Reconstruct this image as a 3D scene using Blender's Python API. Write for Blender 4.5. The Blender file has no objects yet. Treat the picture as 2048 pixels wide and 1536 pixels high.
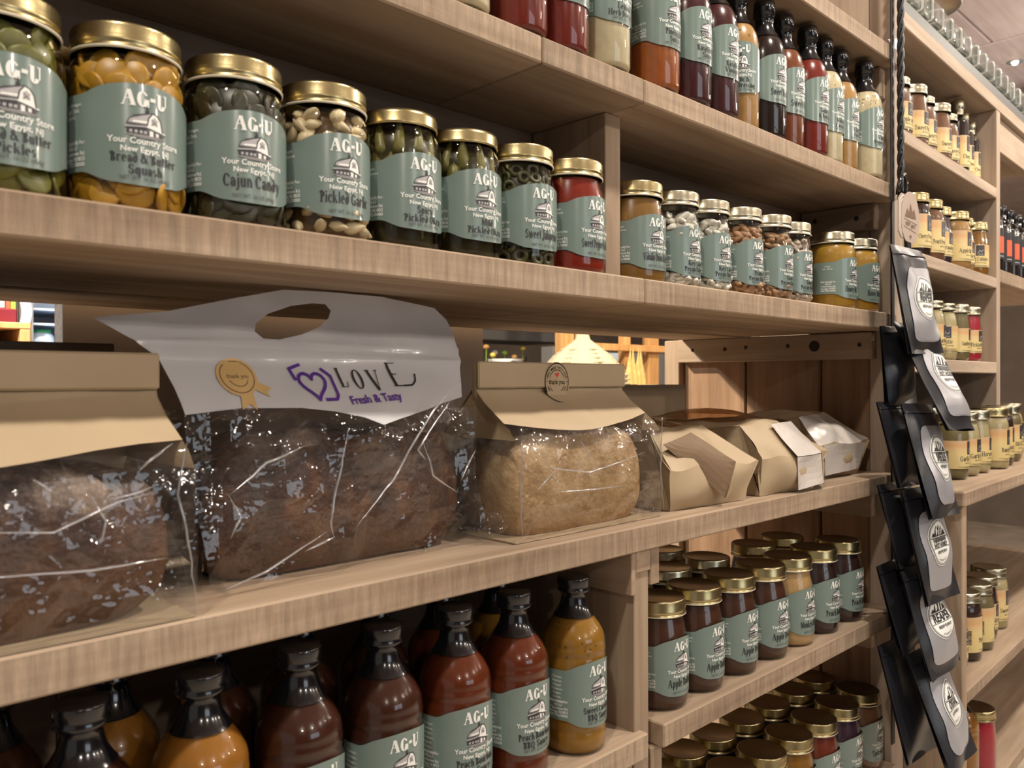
import bpy, bmesh, math, random
from mathutils import Vector, Matrix, noise
random.seed(7)
SC = bpy.context.scene
COL = SC.collection
PI = math.pi
ZC = 1.25                      # camera height above the floor (m)

# ------------------------------------------------------------------ camera
YAW, PITCH, ROLL = math.radians(46.02), math.radians(-0.229), math.radians(-0.148)
fw = Vector((math.cos(YAW)*math.cos(PITCH), math.sin(YAW)*math.cos(PITCH), math.sin(PITCH)))
rt = Vector((math.sin(YAW), -math.cos(YAW), 0.0))
up = rt.cross(fw)
rt2 = rt*math.cos(ROLL) + up*math.sin(ROLL)
up2 = up*math.cos(ROLL) - rt*math.sin(ROLL)
cd = bpy.data.cameras.new('camera')
cam = bpy.data.objects.new('camera', cd)
COL.objects.link(cam)
cam.matrix_world = Matrix(((rt2.x, up2.x, -fw.x, 0), (rt2.y, up2.y, -fw.y, 0), (rt2.z, up2.z, -fw.z, ZC), (0, 0, 0, 1)))
cd.sensor_width = 36.0
cd.lens = 36.0*1623.87/2048.0
cd.clip_start = 0.02
cd.dof.use_dof = True
cd.dof.focus_distance = 1.02
cd.dof.aperture_fstop = 11.0
SC.camera = cam

# ------------------------------------------------------------------ world, exposure
w = bpy.data.worlds.new('world')
SC.world = w
w.use_nodes = True
w.node_tree.nodes['Background'].inputs[0].default_value = (1.0, 0.93, 0.86, 1)
w.node_tree.nodes['Background'].inputs[1].default_value = 0.32
SC.view_settings.view_transform = 'Standard'
SC.view_settings.look = 'None'
SC.view_settings.gamma = 1.0
SC.view_settings.use_curve_mapping = False
SC.view_settings.exposure = 0.08
SC.cycles.max_bounces = 10
SC.cycles.transparent_max_bounces = 24
SC.cycles.caustics_reflective = False
SC.cycles.caustics_refractive = False

# ------------------------------------------------------------------ ceiling lamps of the shop, unseen and assumed from highlights and shadows
def lamp(name, loc, power, size, col=(1.0, 0.90, 0.78), target=None, spread=PI):
    l = bpy.data.lights.new(name, 'AREA')
    l.shape = 'DISK'; l.size = size; l.energy = power; l.color = col; l.spread = spread
    o = bpy.data.objects.new(name, l)
    COL.objects.link(o)
    o.location = (loc[0], loc[1], loc[2] + ZC)
    d = Vector(target if target else (loc[0], loc[1], -1.0)) - Vector(loc)
    o.rotation_euler = d.to_track_quat('-Z', 'Y').to_euler()
    return o
LAMPS = [((-0.35, 0.02, 1.33), 15), ((0.95, -0.02, 1.33), 18), ((2.3, -0.02, 1.33), 19), ((3.5, 0.0, 1.33), 14),
         ((-0.9, -2.5, 1.33), 11), ((0.8, -2.8, 1.33), 13), ((2.6, -2.5, 1.33), 14)]
for q, pw in LAMPS:
    lamp('assumed_ceiling_spot', q, pw, 0.08, target=(q[0], q[1] + (0.25 if q[1] > -1 else 1.6), 0.0))
# unseen lamps assumed in the room behind the shelving
lamp('assumed_back_spot', (0.45, 1.95, 1.05), 75, 0.08, (1.0, 0.86, 0.66), (1.25, 0.95, -0.1))
lamp('assumed_back_spot', (2.6, 1.45, 1.2), 26, 0.12, (1.0, 0.82, 0.58), (2.9, 2.4, 0.0))
lamp('assumed_back_spot', (-0.1, 1.80, 0.8), 26, 0.12, (0.85, 0.92, 1.0), (0.58, 2.5, 0.1))

# ------------------------------------------------------------------ material helpers
MATS = {}
def new_mat(name):
    m = bpy.data.materials.new(name)
    m.use_nodes = True
    nt = m.node_tree
    b = nt.nodes['Principled BSDF']
    MATS[name] = m
    return m, nt, b
def N(nt, kind, **kw):
    n = nt.nodes.new(kind)
    for k, v in kw.items():
        if k.startswith('i_'):
            key = k[2:]
            key = int(key) if key.isdigit() else key.replace('_', ' ')
            n.inputs[key].default_value = v
        else:
            setattr(n, k, v)
    return n
def plain(name, col, rough=0.5, metal=0.0, coat=0.0, spec=0.5, bump=0.0, bscale=200.0, var=0.0, vscale=30.0, emit=0.0, sss=0.0):
    m, nt, b = new_mat(name)
    b.inputs['Base Color'].default_value = (*col, 1)
    b.inputs['Roughness'].default_value = rough
    b.inputs['Metallic'].default_value = metal
    b.inputs['Coat Weight'].default_value = coat
    b.inputs['Coat Roughness'].default_value = 0.03
    b.inputs['Specular IOR Level'].default_value = spec
    tc = N(nt, 'ShaderNodeTexCoord')
    if var:
        nz = N(nt, 'ShaderNodeTexNoise', i_Scale=vscale, i_Detail=5.0)
        nt.links.new(tc.outputs['Object'], nz.inputs['Vector'])
        rp = N(nt, 'ShaderNodeValToRGB')
        rp.color_ramp.elements[0].color = tuple(c*(1 - var) for c in col) + (1,)
        rp.color_ramp.elements[1].color = tuple(min(1, c*(1 + var)) for c in col) + (1,)
        rp.color_ramp.elements[0].position = 0.3
        rp.color_ramp.elements[1].position = 0.7
        nt.links.new(nz.outputs['Fac'], rp.inputs['Fac'])
        nt.links.new(rp.outputs['Color'], b.inputs['Base Color'])
    if bump:
        nz = N(nt, 'ShaderNodeTexNoise', i_Scale=bscale, i_Detail=4.0)
        nt.links.new(tc.outputs['Object'], nz.inputs['Vector'])
        bp = N(nt, 'ShaderNodeBump', i_Strength=bump, i_Distance=0.002)
        nt.links.new(nz.outputs['Fac'], bp.inputs['Height'])
        nt.links.new(bp.outputs['Normal'], b.inputs['Normal'])
    if emit:
        b.inputs['Emission Color'].default_value = (*col, 1)
        b.inputs['Emission Strength'].default_value = emit
    return m
def wood(name, c1, c2, axis, saw=0.0, tint=0.12, rough=0.72, knots=True):
    m, nt, b = new_mat(name)
    L = nt.links.new
    tc = N(nt, 'ShaderNodeTexCoord'); oi = N(nt, 'ShaderNodeObjectInfo')
    off = N(nt, 'ShaderNodeVectorMath', operation='SCALE'); off.inputs[0].default_value = (7.1, 3.3, 5.7)
    L(oi.outputs['Random'], off.inputs['Scale'])
    ad = N(nt, 'ShaderNodeVectorMath', operation='ADD')
    L(tc.outputs['Object'], ad.inputs[0]); L(off.outputs[0], ad.inputs[1])
    s = {'x': (2.2, 34, 34), 'y': (34, 2.2, 34), 'z': (34, 34, 2.2)}[axis]
    mp = N(nt, 'ShaderNodeMapping'); mp.inputs['Scale'].default_value = s
    L(ad.outputs[0], mp.inputs['Vector'])
    n1 = N(nt, 'ShaderNodeTexNoise', i_Scale=1.3, i_Detail=7.0, i_Roughness=0.62, i_Distortion=0.35)
    L(mp.outputs['Vector'], n1.inputs['Vector'])
    n2 = N(nt, 'ShaderNodeTexNoise', i_Scale=3.0, i_Detail=3.0)
    L(ad.outputs[0], n2.inputs['Vector'])
    rp = N(nt, 'ShaderNodeValToRGB')
    rp.color_ramp.elements[0].position = 0.30; rp.color_ramp.elements[0].color = (*c1, 1)
    rp.color_ramp.elements[1].position = 0.68; rp.color_ramp.elements[1].color = (*c2, 1)
    L(n1.outputs['Fac'], rp.inputs['Fac'])
    mx = N(nt, 'ShaderNodeMix', data_type='RGBA', blend_type='MULTIPLY')
    mr = N(nt, 'ShaderNodeMapRange'); mr.inputs[1].default_value = 0.3; mr.inputs[2].default_value = 0.7
    mr.inputs[3].default_value = 1 - tint*1.6; mr.inputs[4].default_value = 1 + tint*0.6
    L(n2.outputs['Fac'], mr.inputs[0])
    L(rp.outputs['Color'], mx.inputs[6]); L(mr.outputs[0], mx.inputs[7]); mx.inputs[0].default_value = 1.0
    hs = N(nt, 'ShaderNodeHueSaturation')
    vr = N(nt, 'ShaderNodeMapRange'); vr.inputs[3].default_value = 0.94; vr.inputs[4].default_value = 1.05
    L(oi.outputs['Random'], vr.inputs[0]); L(vr.outputs[0], hs.inputs['Value'])
    col = mx.outputs[2]
    h = n1.outputs['Fac']
    if knots:
        vo = N(nt, 'ShaderNodeTexVoronoi', i_Scale=3.1)
        ks = N(nt, 'ShaderNodeMapping')
        ks.inputs['Scale'].default_value = {'x': (1, 2.2, 2.2), 'y': (2.2, 1, 2.2), 'z': (2.2, 2.2, 1)}[axis]
        L(ad.outputs[0], ks.inputs['Vector']); L(ks.outputs['Vector'], vo.inputs['Vector'])
        kr = N(nt, 'ShaderNodeValToRGB')
        kr.color_ramp.elements[0].position = 0.02; kr.color_ramp.elements[0].color = (0.28, 0.22, 0.18, 1)
        kr.color_ramp.elements[1].position = 0.085; kr.color_ramp.elements[1].color = (1, 1, 1, 1)
        L(vo.outputs['Distance'], kr.inputs['Fac'])
        mk = N(nt, 'ShaderNodeMix', data_type='RGBA', blend_type='MULTIPLY'); mk.inputs[0].default_value = 0.85
        L(col, mk.inputs[6]); L(kr.outputs['Color'], mk.inputs[7]); col = mk.outputs[2]
    if saw:
        ms = N(nt, 'ShaderNodeMapping'); ms.inputs['Scale'].default_value = (150, 4, 14)
        L(ad.outputs[0], ms.inputs['Vector'])
        n3 = N(nt, 'ShaderNodeTexNoise', i_Scale=1.0, i_Detail=4.0, i_Roughness=0.7)
        L(ms.outputs['Vector'], n3.inputs['Vector'])
        sr = N(nt, 'ShaderNodeMapRange'); sr.inputs[1].default_value = 0.35; sr.inputs[2].default_value = 0.65
        sr.inputs[3].default_value = 1 - saw; sr.inputs[4].default_value = 1 + saw*0.5
        L(n3.outputs['Fac'], sr.inputs[0])
        m3 = N(nt, 'ShaderNodeMix', data_type='RGBA', blend_type='MULTIPLY'); m3.inputs[0].default_value = 1
        L(col, m3.inputs[6]); L(sr.outputs[0], m3.inputs[7]); col = m3.outputs[2]; h = n3.outputs['Fac']
    L(col, hs.inputs['Color'])
    L(hs.outputs['Color'], b.inputs['Base Color'])
    b.inputs['Roughness'].default_value = rough
    b.inputs['Specular IOR Level'].default_value = 0.25
    bp = N(nt, 'ShaderNodeBump', i_Strength=0.35, i_Distance=0.0012)
    L(h, bp.inputs['Height']); L(bp.outputs['Normal'], b.inputs['Normal'])
    return m
def clear(name, tint=(0.97, 0.98, 0.97), base=0.035, edge=0.75, power=4.0, rough=0.02, bump=0.0, bscale=40.0, haze=0.0, hazecol=(0.8, 0.8, 0.8)):
    """thin clear sheet: see-through with a glossy skin"""
    m = bpy.data.materials.new(name); m.use_nodes = True; MATS[name] = m
    nt = m.node_tree; nt.nodes.clear(); L = nt.links.new
    out = N(nt, 'ShaderNodeOutputMaterial')
    tr = N(nt, 'ShaderNodeBsdfTransparent'); tr.inputs[0].default_value = (*tint, 1)
    gl = N(nt, 'ShaderNodeBsdfGlossy'); gl.inputs['Roughness'].default_value = rough
    lw = N(nt, 'ShaderNodeLayerWeight', i_Blend=0.5)
    pw = N(nt, 'ShaderNodeMath', operation='POWER'); pw.inputs[1].default_value = power
    L(lw.outputs['Facing'], pw.inputs[0])
    ma = N(nt, 'ShaderNodeMath', operation='MULTIPLY_ADD', use_clamp=True)
    ma.inputs[1].default_value = edge; ma.inputs[2].default_value = base
    L(pw.outputs[0], ma.inputs[0])
    mix = N(nt, 'ShaderNodeMixShader')
    L(ma.outputs[0], mix.inputs[0]); L(tr.outputs[0], mix.inputs[1]); L(gl.outputs[0], mix.inputs[2])
    last = mix.outputs[0]
    if bump:
        tc = N(nt, 'ShaderNodeTexCoord')
        nz = N(nt, 'ShaderNodeTexNoise', i_Scale=bscale, i_Detail=3.0)
        L(tc.outputs['Object'], nz.inputs['Vector'])
        bp = N(nt, 'ShaderNodeBump', i_Strength=bump, i_Distance=0.01)
        L(nz.outputs['Fac'], bp.inputs['Height']); L(bp.outputs['Normal'], gl.inputs['Normal']); L(bp.outputs['Normal'], lw.inputs['Normal'])
    if haze:
        df = N(nt, 'ShaderNodeBsdfDiffuse'); df.inputs[0].default_value = (*hazecol, 1)
        mh = N(nt, 'ShaderNodeMixShader'); mh.inputs[0].default_value = haze
        L(last, mh.inputs[1]); L(df.outputs[0], mh.inputs[2]); last = mh.outputs[0]
    L(last, out.inputs[0])
    return m
def crust(name, c_dark, c_mid, c_light, flour=0.5, scale=26.0, low=None):
    m, nt, b = new_mat(name); L = nt.links.new
    tc = N(nt, 'ShaderNodeTexCoord')
    n1 = N(nt, 'ShaderNodeTexNoise', i_Scale=scale, i_Detail=8.0, i_Roughness=0.7)
    L(tc.outputs['Object'], n1.inputs['Vector'])
    rp = N(nt, 'ShaderNodeValToRGB')
    e = rp.color_ramp.elements
    e[0].position = 0.30; e[0].color = (*c_dark, 1)
    e[1].position = 0.72; e[1].color = (*c_light, 1)
    k = rp.color_ramp.elements.new(0.5); k.color = (*c_mid, 1)
    L(n1.outputs['Fac'], rp.inputs['Fac'])
    n2 = N(nt, 'ShaderNodeTexNoise', i_Scale=13.0, i_Detail=6.0, i_Roughness=0.75)
    L(tc.outputs['Object'], n2.inputs['Vector'])
    ge = N(nt, 'ShaderNodeTexCoord'); sx = N(nt, 'ShaderNodeSeparateXYZ')
    L(ge.outputs['Generated'], sx.inputs[0])
    mu = N(nt, 'ShaderNodeMath', operation='MULTIPLY'); L(sx.outputs['Z'], mu.inputs[0]); L(n2.outputs['Fac'], mu.inputs[1])
    fr = N(nt, 'ShaderNodeValToRGB')
    fr.color_ramp.elements[0].position = 0.34; fr.color_ramp.elements[1].position = 0.52
    L(mu.outputs[0], fr.inputs['Fac'])
    fm = N(nt, 'ShaderNodeMath', operation='MULTIPLY'); fm.inputs[1].default_value = flour
    L(fr.outputs['Color'], fm.inputs[0])
    mx = N(nt, 'ShaderNodeMix', data_type='RGBA'); mx.inputs[7].default_value = (0.62, 0.52, 0.42, 1)
    L(fm.outputs[0], mx.inputs[0]); L(rp.outputs['Color'], mx.inputs[6])
    colo = mx.outputs[2]
    if low:
        lr = N(nt, 'ShaderNodeValToRGB')
        lr.color_ramp.elements[0].position = 0.05; lr.color_ramp.elements[0].color = (0.75, 0.75, 0.75, 1)
        lr.color_ramp.elements[1].position = 0.55; lr.color_ramp.elements[1].color = (0, 0, 0, 1)
        L(sx.outputs['Z'], lr.inputs['Fac'])
        m5 = N(nt, 'ShaderNodeMath', operation='MULTIPLY'); L(lr.outputs['Color'], m5.inputs[0]); L(n1.outputs['Fac'], m5.inputs[1])
        m6 = N(nt, 'ShaderNodeMath', operation='MULTIPLY'); L(m5.outputs[0], m6.inputs[0]); m6.inputs[1].default_value = 1.6; m6.use_clamp = True
        m4 = N(nt, 'ShaderNodeMix', data_type='RGBA'); m4.inputs[7].default_value = (*low, 1)
        L(m6.outputs[0], m4.inputs[0]); L(colo, m4.inputs[6]); colo = m4.outputs[2]
    L(colo, b.inputs['Base Color'])
    b.inputs['Roughness'].default_value = 0.55
    v = N(nt, 'ShaderNodeTexNoise', i_Scale=160.0, i_Detail=5.0); L(tc.outputs['Object'], v.inputs['Vector'])
    ad = N(nt, 'ShaderNodeMath', operation='ADD'); L(v.outputs['Fac'], ad.inputs[0]); L(n1.outputs['Fac'], ad.inputs[1])
    bp = N(nt, 'ShaderNodeBump', i_Strength=0.7, i_Distance=0.003)
    L(ad.outputs[0], bp.inputs['Height']); L(bp.outputs['Normal'], b.inputs['Normal'])
    return m
def ramp_z(name, stops, rough=0.35):
    """printed colour bands along the height of the object"""
    m, nt, b = new_mat(name); L = nt.links.new
    tc = N(nt, 'ShaderNodeTexCoord'); sx = N(nt, 'ShaderNodeSeparateXYZ')
    L(tc.outputs['Generated'], sx.inputs[0])
    rp = N(nt, 'ShaderNodeValToRGB')
    rp.color_ramp.elements[0].position = stops[0][0]; rp.color_ramp.elements[0].color = (*stops[0][1], 1)
    rp.color_ramp.elements[1].position = stops[-1][0]; rp.color_ramp.elements[1].color = (*stops[-1][1], 1)
    for p, c in stops[1:-1]:
        rp.color_ramp.elements.new(p).color = (*c, 1)
    L(sx.outputs['Z'], rp.inputs['Fac']); L(rp.outputs['Color'], b.inputs['Base Color'])
    b.inputs['Roughness'].default_value = rough
    return m

W1, W2 = (0.285, 0.199, 0.132), (0.437, 0.331, 0.236)
wood('wood_x', W1, W2, 'x'); wood('wood_saw', W1, W2, 'x', saw=0.26, knots=False)
wood('wood_y', W1, W2, 'y'); wood('wood_z', W1, W2, 'z', knots=False)
wood('wood_plank', (0.20, 0.115, 0.065), (0.36, 0.225, 0.135), 'z')
wood('wood_back', (0.17, 0.115, 0.08), (0.27, 0.19, 0.135), 'x')
wood('wood_grey', (0.36, 0.27, 0.20), (0.52, 0.41, 0.31), 'x', knots=False)
wood('wood_grey_z', (0.36, 0.27, 0.20), (0.50, 0.39, 0.30), 'z', knots=False)
wood('wood_orange', (0.50, 0.25, 0.09), (0.72, 0.42, 0.17), 'z', knots=False)
wood('wood_ceiling', (0.52, 0.42, 0.40), (0.64, 0.55, 0.54), 'x', rough=0.5, knots=False)
plain('hole', (0.03, 0.02, 0.015), 0.9)
plain('gold', (0.45, 0.37, 0.19), 0.29, 1.0); plain('lid_top_shade', (0.20, 0.155, 0.09), 0.30, 1.0)  # second gold darkened: dark shelf reflection painted into the lid tops
plain('silver', (0.50, 0.46, 0.34), 0.28, 1.0); plain('ring_white', (0.75, 0.70, 0.55), 0.4)
plain('black_gloss', (0.006, 0.006, 0.008), 0.18, 0, 0.6); plain('black_soft', (0.012, 0.012, 0.014), 0.45)
plain('pouch_black', (0.018, 0.019, 0.024), 0.36, bump=0.25, bscale=30.0)
plain('pouch_silver', (0.40, 0.40, 0.43), 0.38, 0.4, bump=0.3, bscale=35.0)
plain('label_green', (0.165, 0.222, 0.200), 0.24, var=0.03, coat=0.15)
plain('ink_white', (0.80, 0.81, 0.78), 0.4); plain('ink_dark', (0.02, 0.02, 0.024), 0.45)
plain('ink_grey', (0.40, 0.385, 0.39), 0.45); plain('ink_mid', (0.08, 0.075, 0.08), 0.45)
plain('ink_purple', (0.10, 0.03, 0.28), 0.35); plain('ink_gold', (0.60, 0.40, 0.17), 0.4)
plain('ink_red', (0.55, 0.05, 0.03), 0.4); plain('ink_brown', (0.16, 0.09, 0.045), 0.6)
ramp_z('label_cream', [(0.0, (0.62, 0.50, 0.22)), (0.55, (0.66, 0.52, 0.24)), (0.72, (0.64, 0.45, 0.22)), (0.80, (0.62, 0.36, 0.16)), (0.9, (0.58, 0.37, 0.19)), (1.0, (0.56, 0.40, 0.22))])
plain('plate_dark', (0.035, 0.032, 0.032), 0.4)
clear('glass'); clear('glass_thick', (0.86, 0.89, 0.88), 0.08, 0.6, 2.2, 0.06, 0, 30, 0.06, (0.6, 0.62, 0.6)); clear('tub_rim', (0.85, 0.85, 0.83), 0.15, 0.5, 2.0, 0.12, 0, 30, 0.35, (0.75, 0.74, 0.70))
clear('film', (0.94, 0.94, 0.95), 0.060, 0.6, 2.5, 0.06, 0.5, 34.0, 0.008)
clear('fold_glint', (0.9, 0.9, 0.92), 0.30, 0.7, 1.5, 0.10, 0, 30, 0.12, (0.85, 0.85, 0.88))  # whitish film for tubes that paint highlights along the folds
clear('film_soft', (0.90, 0.90, 0.90), 0.05, 0.5, 3.0, 0.12, 0.3, 26.0, 0.09, (0.6, 0.57, 0.52))
clear('film_amber', (0.62, 0.44, 0.28), 0.05, 0.5, 3.0, 0.10, 0.3, 30.0, 0.25, (0.30, 0.17, 0.08))
plain('film_milky', (0.58, 0.53, 0.49), 0.28, bump=0.2, bscale=22.0, coat=0.3)
plain('bag_white', (0.55, 0.55, 0.57), 0.22, coat=0.4, bump=0.12, bscale=18.0)
plain('kraft', (0.415, 0.315, 0.198), 0.62, bump=0.12, bscale=24.0, var=0.06, vscale=14.0)
plain('fold_shade', (0.17, 0.105, 0.055), 0.65, var=0.08)
plain('cardboard', (0.34, 0.235, 0.14), 0.8, var=0.08, vscale=20.0); plain('cardboard_dark', (0.13, 0.085, 0.055), 0.8)
crust('crust_dark', (0.014, 0.005, 0.003), (0.044, 0.015, 0.006), (0.155, 0.066, 0.023), 0.50, 26.0, (0.15, 0.062, 0.015))
crust('crust_brown', (0.012, 0.004, 0.0025), (0.045, 0.015, 0.005), (0.165, 0.067, 0.020), 0.22, 34.0, (0.11, 0.042, 0.011))
crust('crust_pale', (0.20, 0.105, 0.038), (0.40, 0.255, 0.115), (0.56, 0.43, 0.26), 0.60, 30.0, (0.36, 0.19, 0.055))
plain('cream_weave', (0.56, 0.49, 0.34), 0.8, bump=0.3); plain('husk', (0.78, 0.55, 0.20), 0.6, var=0.2, vscale=60)
plain('board_back', (0.30, 0.26, 0.225), 0.7); plain('board_edge', (0.80, 0.82, 0.86), 0.6, var=0.22, vscale=220.0)
plain('white_paint', (0.75, 0.75, 0.73), 0.4); plain('blue_white', (0.55, 0.68, 0.85), 0.3)
plain('green_bright', (0.25, 0.45, 0.05), 0.5); plain('green_lid', (0.03, 0.35, 0.14), 0.4)
plain('red_dark', (0.16, 0.012, 0.02), 0.35); plain('red_bright', (0.65, 0.10, 0.04), 0.5)
plain('grey_paint', (0.22, 0.21, 0.20), 0.5); plain('grey_dark', (0.05, 0.05, 0.052), 0.5); plain('tub_shade', (0.10, 0.10, 0.095), 0.5); plain('yellow', (0.8, 0.65, 0.12), 0.5)
wood('wood_back_shaded', (0.055, 0.036, 0.026), (0.105, 0.07, 0.05), 'z')  # shade under the counter, painted into its back boards
plain('room_wall', (0.20, 0.16, 0.13), 0.8, var=0.15, vscale=4.0); plain('floor_wood', (0.66, 0.58, 0.48), 0.5, var=0.2, vscale=6.0)  # floor colour raised to bounce light onto the shelf undersides
plain('tan_card', (0.42, 0.33, 0.27), 0.6)
plain('shade_metal', (0.55, 0.55, 0.54), 0.35, 0.8); plain('shade_in', (0.9, 0.88, 0.82), 0.5)
plain('bulb', (1.0, 0.85, 0.6), 0.4, emit=9.0); plain('bulb_dim', (0.8, 0.75, 0.6), 0.4, emit=0.6)
plain('assumed_window_glow', (0.80, 0.90, 1.0), 0.5, emit=2.6)  # glow of the assumed window panel, added for cool reflections
plain('picture_blue', (0.10, 0.22, 0.33), 0.5, var=0.5, vscale=9.0)

# ------------------------------------------------------------------ mesh helpers
class MB:
    def __init__(s):
        s.v = []; s.f = []; s.m = []; s.s = []
    def add(s, vs, fs, mat=0, smooth=False):
        o = len(s.v)
        s.v += [tuple(v) for v in vs]
        for f in fs:
            s.f.append(tuple(i + o for i in f)); s.m.append(mat); s.s.append(smooth)
        return s
    def box(s, x0, x1, y0, y1, z0, z1, mat=0, c=0.0):
        if c <= 0:
            v = [(x, y, z) for z in (z0, z1) for y in (y0, y1) for x in (x0, x1)]
            return s.add(v, [(0, 2, 3, 1), (4, 5, 7, 6), (0, 1, 5, 4), (2, 6, 7, 3), (0, 4, 6, 2), (1, 3, 7, 5)], mat)
        bm = bmesh.new()
        bmesh.ops.create_cube(bm, size=1.0)
        for v in bm.verts:
            v.co = Vector(((x0 + x1)/2 + v.co.x*(x1 - x0), (y0 + y1)/2 + v.co.y*(y1 - y0), (z0 + z1)/2 + v.co.z*(z1 - z0)))
        bmesh.ops.bevel(bm, geom=list(bm.edges), offset=c, segments=1, affect='EDGES')
        bm.verts.index_update()
        s.add([v.co for v in bm.verts], [[v.index for v in f.verts] for f in bm.faces], mat)
        bm.free()
        return s
    def lathe(s, prof, seg=36, mat=0, smooth=True, cx=0.0, cy=0.0, cz=0.0, a0=0.0, a1=2*PI, rfun=None):
        full = abs(a1 - a0 - 2*PI) < 1e-6
        n = seg if full else seg + 1
        vs = []
        for (r, z) in prof:
            for i in range(n):
                a = a0 + (a1 - a0)*i/seg
                rr = rfun(r, z, i) if rfun else r
                vs.append((cx + rr*math.cos(a), cy + rr*math.sin(a), cz + z))
        fs = []
        for j in range(len(prof) - 1):
            for i in range(seg):
                k = (i + 1) % n
                fs.append((j*n + i, j*n + k, (j + 1)*n + k, (j + 1)*n + i))
        return s.add(vs, fs, mat, smooth)
    def disc(s, r, z, seg=36, mat=0, cx=0.0, cy=0.0, upw=True):
        vs = [(cx + r*math.cos(2*PI*i/seg), cy + r*math.sin(2*PI*i/seg), z) for i in range(seg)]
        return s.add(vs, [list(range(seg)) if upw else list(range(seg))[::-1]], mat)
    def tube(s, pts, r, seg=8, mat=0, smooth=True, cap=True):
        vs = []; fs = []
        pts = [Vector(p) for p in pts]
        rr = r if isinstance(r, (list, tuple)) else [r]*len(pts)
        prev = None
        for i, p in enumerate(pts):
            d = (pts[min(i + 1, len(pts) - 1)] - pts[max(i - 1, 0)]).normalized()
            x = prev if prev is not None else (Vector((0, 0, 1)) if abs(d.z) < 0.9 else Vector((1, 0, 0)))
            x = (x - d*x.dot(d)).normalized(); y = d.cross(x); prev = x
            for k in range(seg):
                a = 2*PI*k/seg
                vs.append(p + (x*math.cos(a) + y*math.sin(a))*rr[i])
        for i in range(len(pts) - 1):
            for k in range(seg):
                fs.append((i*seg + k, i*seg + (k + 1) % seg, (i + 1)*seg + (k + 1) % seg, (i + 1)*seg + k))
        if cap:
            fs.append(tuple(range(seg))[::-1]); fs.append(tuple((len(pts) - 1)*seg + k for k in range(seg)))
        return s.add(vs, fs, mat, smooth)
    def patch(s, fn, nu, nv, mat=0, smooth=True, flip=False):
        vs = [fn(i/nu, j/nv) for j in range(nv + 1) for i in range(nu + 1)]
        fs = []
        for j in range(nv):
            for i in range(nu):
                a = j*(nu + 1) + i
                q = (a, a + 1, a + nu + 2, a + nu + 1)
                fs.append(q[::-1] if flip else q)
        return s.add(vs, fs, mat, smooth)
    def mesh(s, name, mats):
        me = bpy.data.meshes.new(name)
        me.from_pydata(s.v, [], s.f)
        for m in mats:
            me.materials.append(MATS[m])
        me.polygons.foreach_set('material_index', s.m)
        me.polygons.foreach_set('use_smooth', s.s)
        me.update()
        return me
def mk(name, me, parent=None, loc=(0, 0, 0), rot=(0, 0, 0), scale=None, mat=None):
    o = bpy.data.objects.new(name, me)
    COL.objects.link(o)
    o.location = loc; o.rotation_euler = rot
    if scale: o.scale = scale
    if parent: o.parent = parent
    if mat:
        o.material_slots[0].link = 'OBJECT'; o.material_slots[0].material = MATS[mat]
    return o
def part(name, mb, mats, parent, **kw):
    return mk(name, mb.mesh(name, mats if isinstance(mats, (list, tuple)) else [mats]), parent, **kw)
def tag(o, label, cat, group=None, kind=None):
    if label: o['label'] = label
    if cat: o['category'] = cat
    if group: o['group'] = group
    if kind: o['kind'] = kind
    return o
def root(name, loc, label, cat, group=None, rz=0.0):
    o = bpy.data.objects.new(name, None)
    COL.objects.link(o)
    o.empty_display_size = 0.02
    o.location = loc; o.rotation_euler = (0, 0, rz)
    return tag(o, label, cat, group)
def jit(p, amp, freq, seed=0.0):
    q = Vector(p)*freq + Vector((seed*3.7, seed*1.9, seed*5.3))
    return noise.noise(q)*amp

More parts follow.
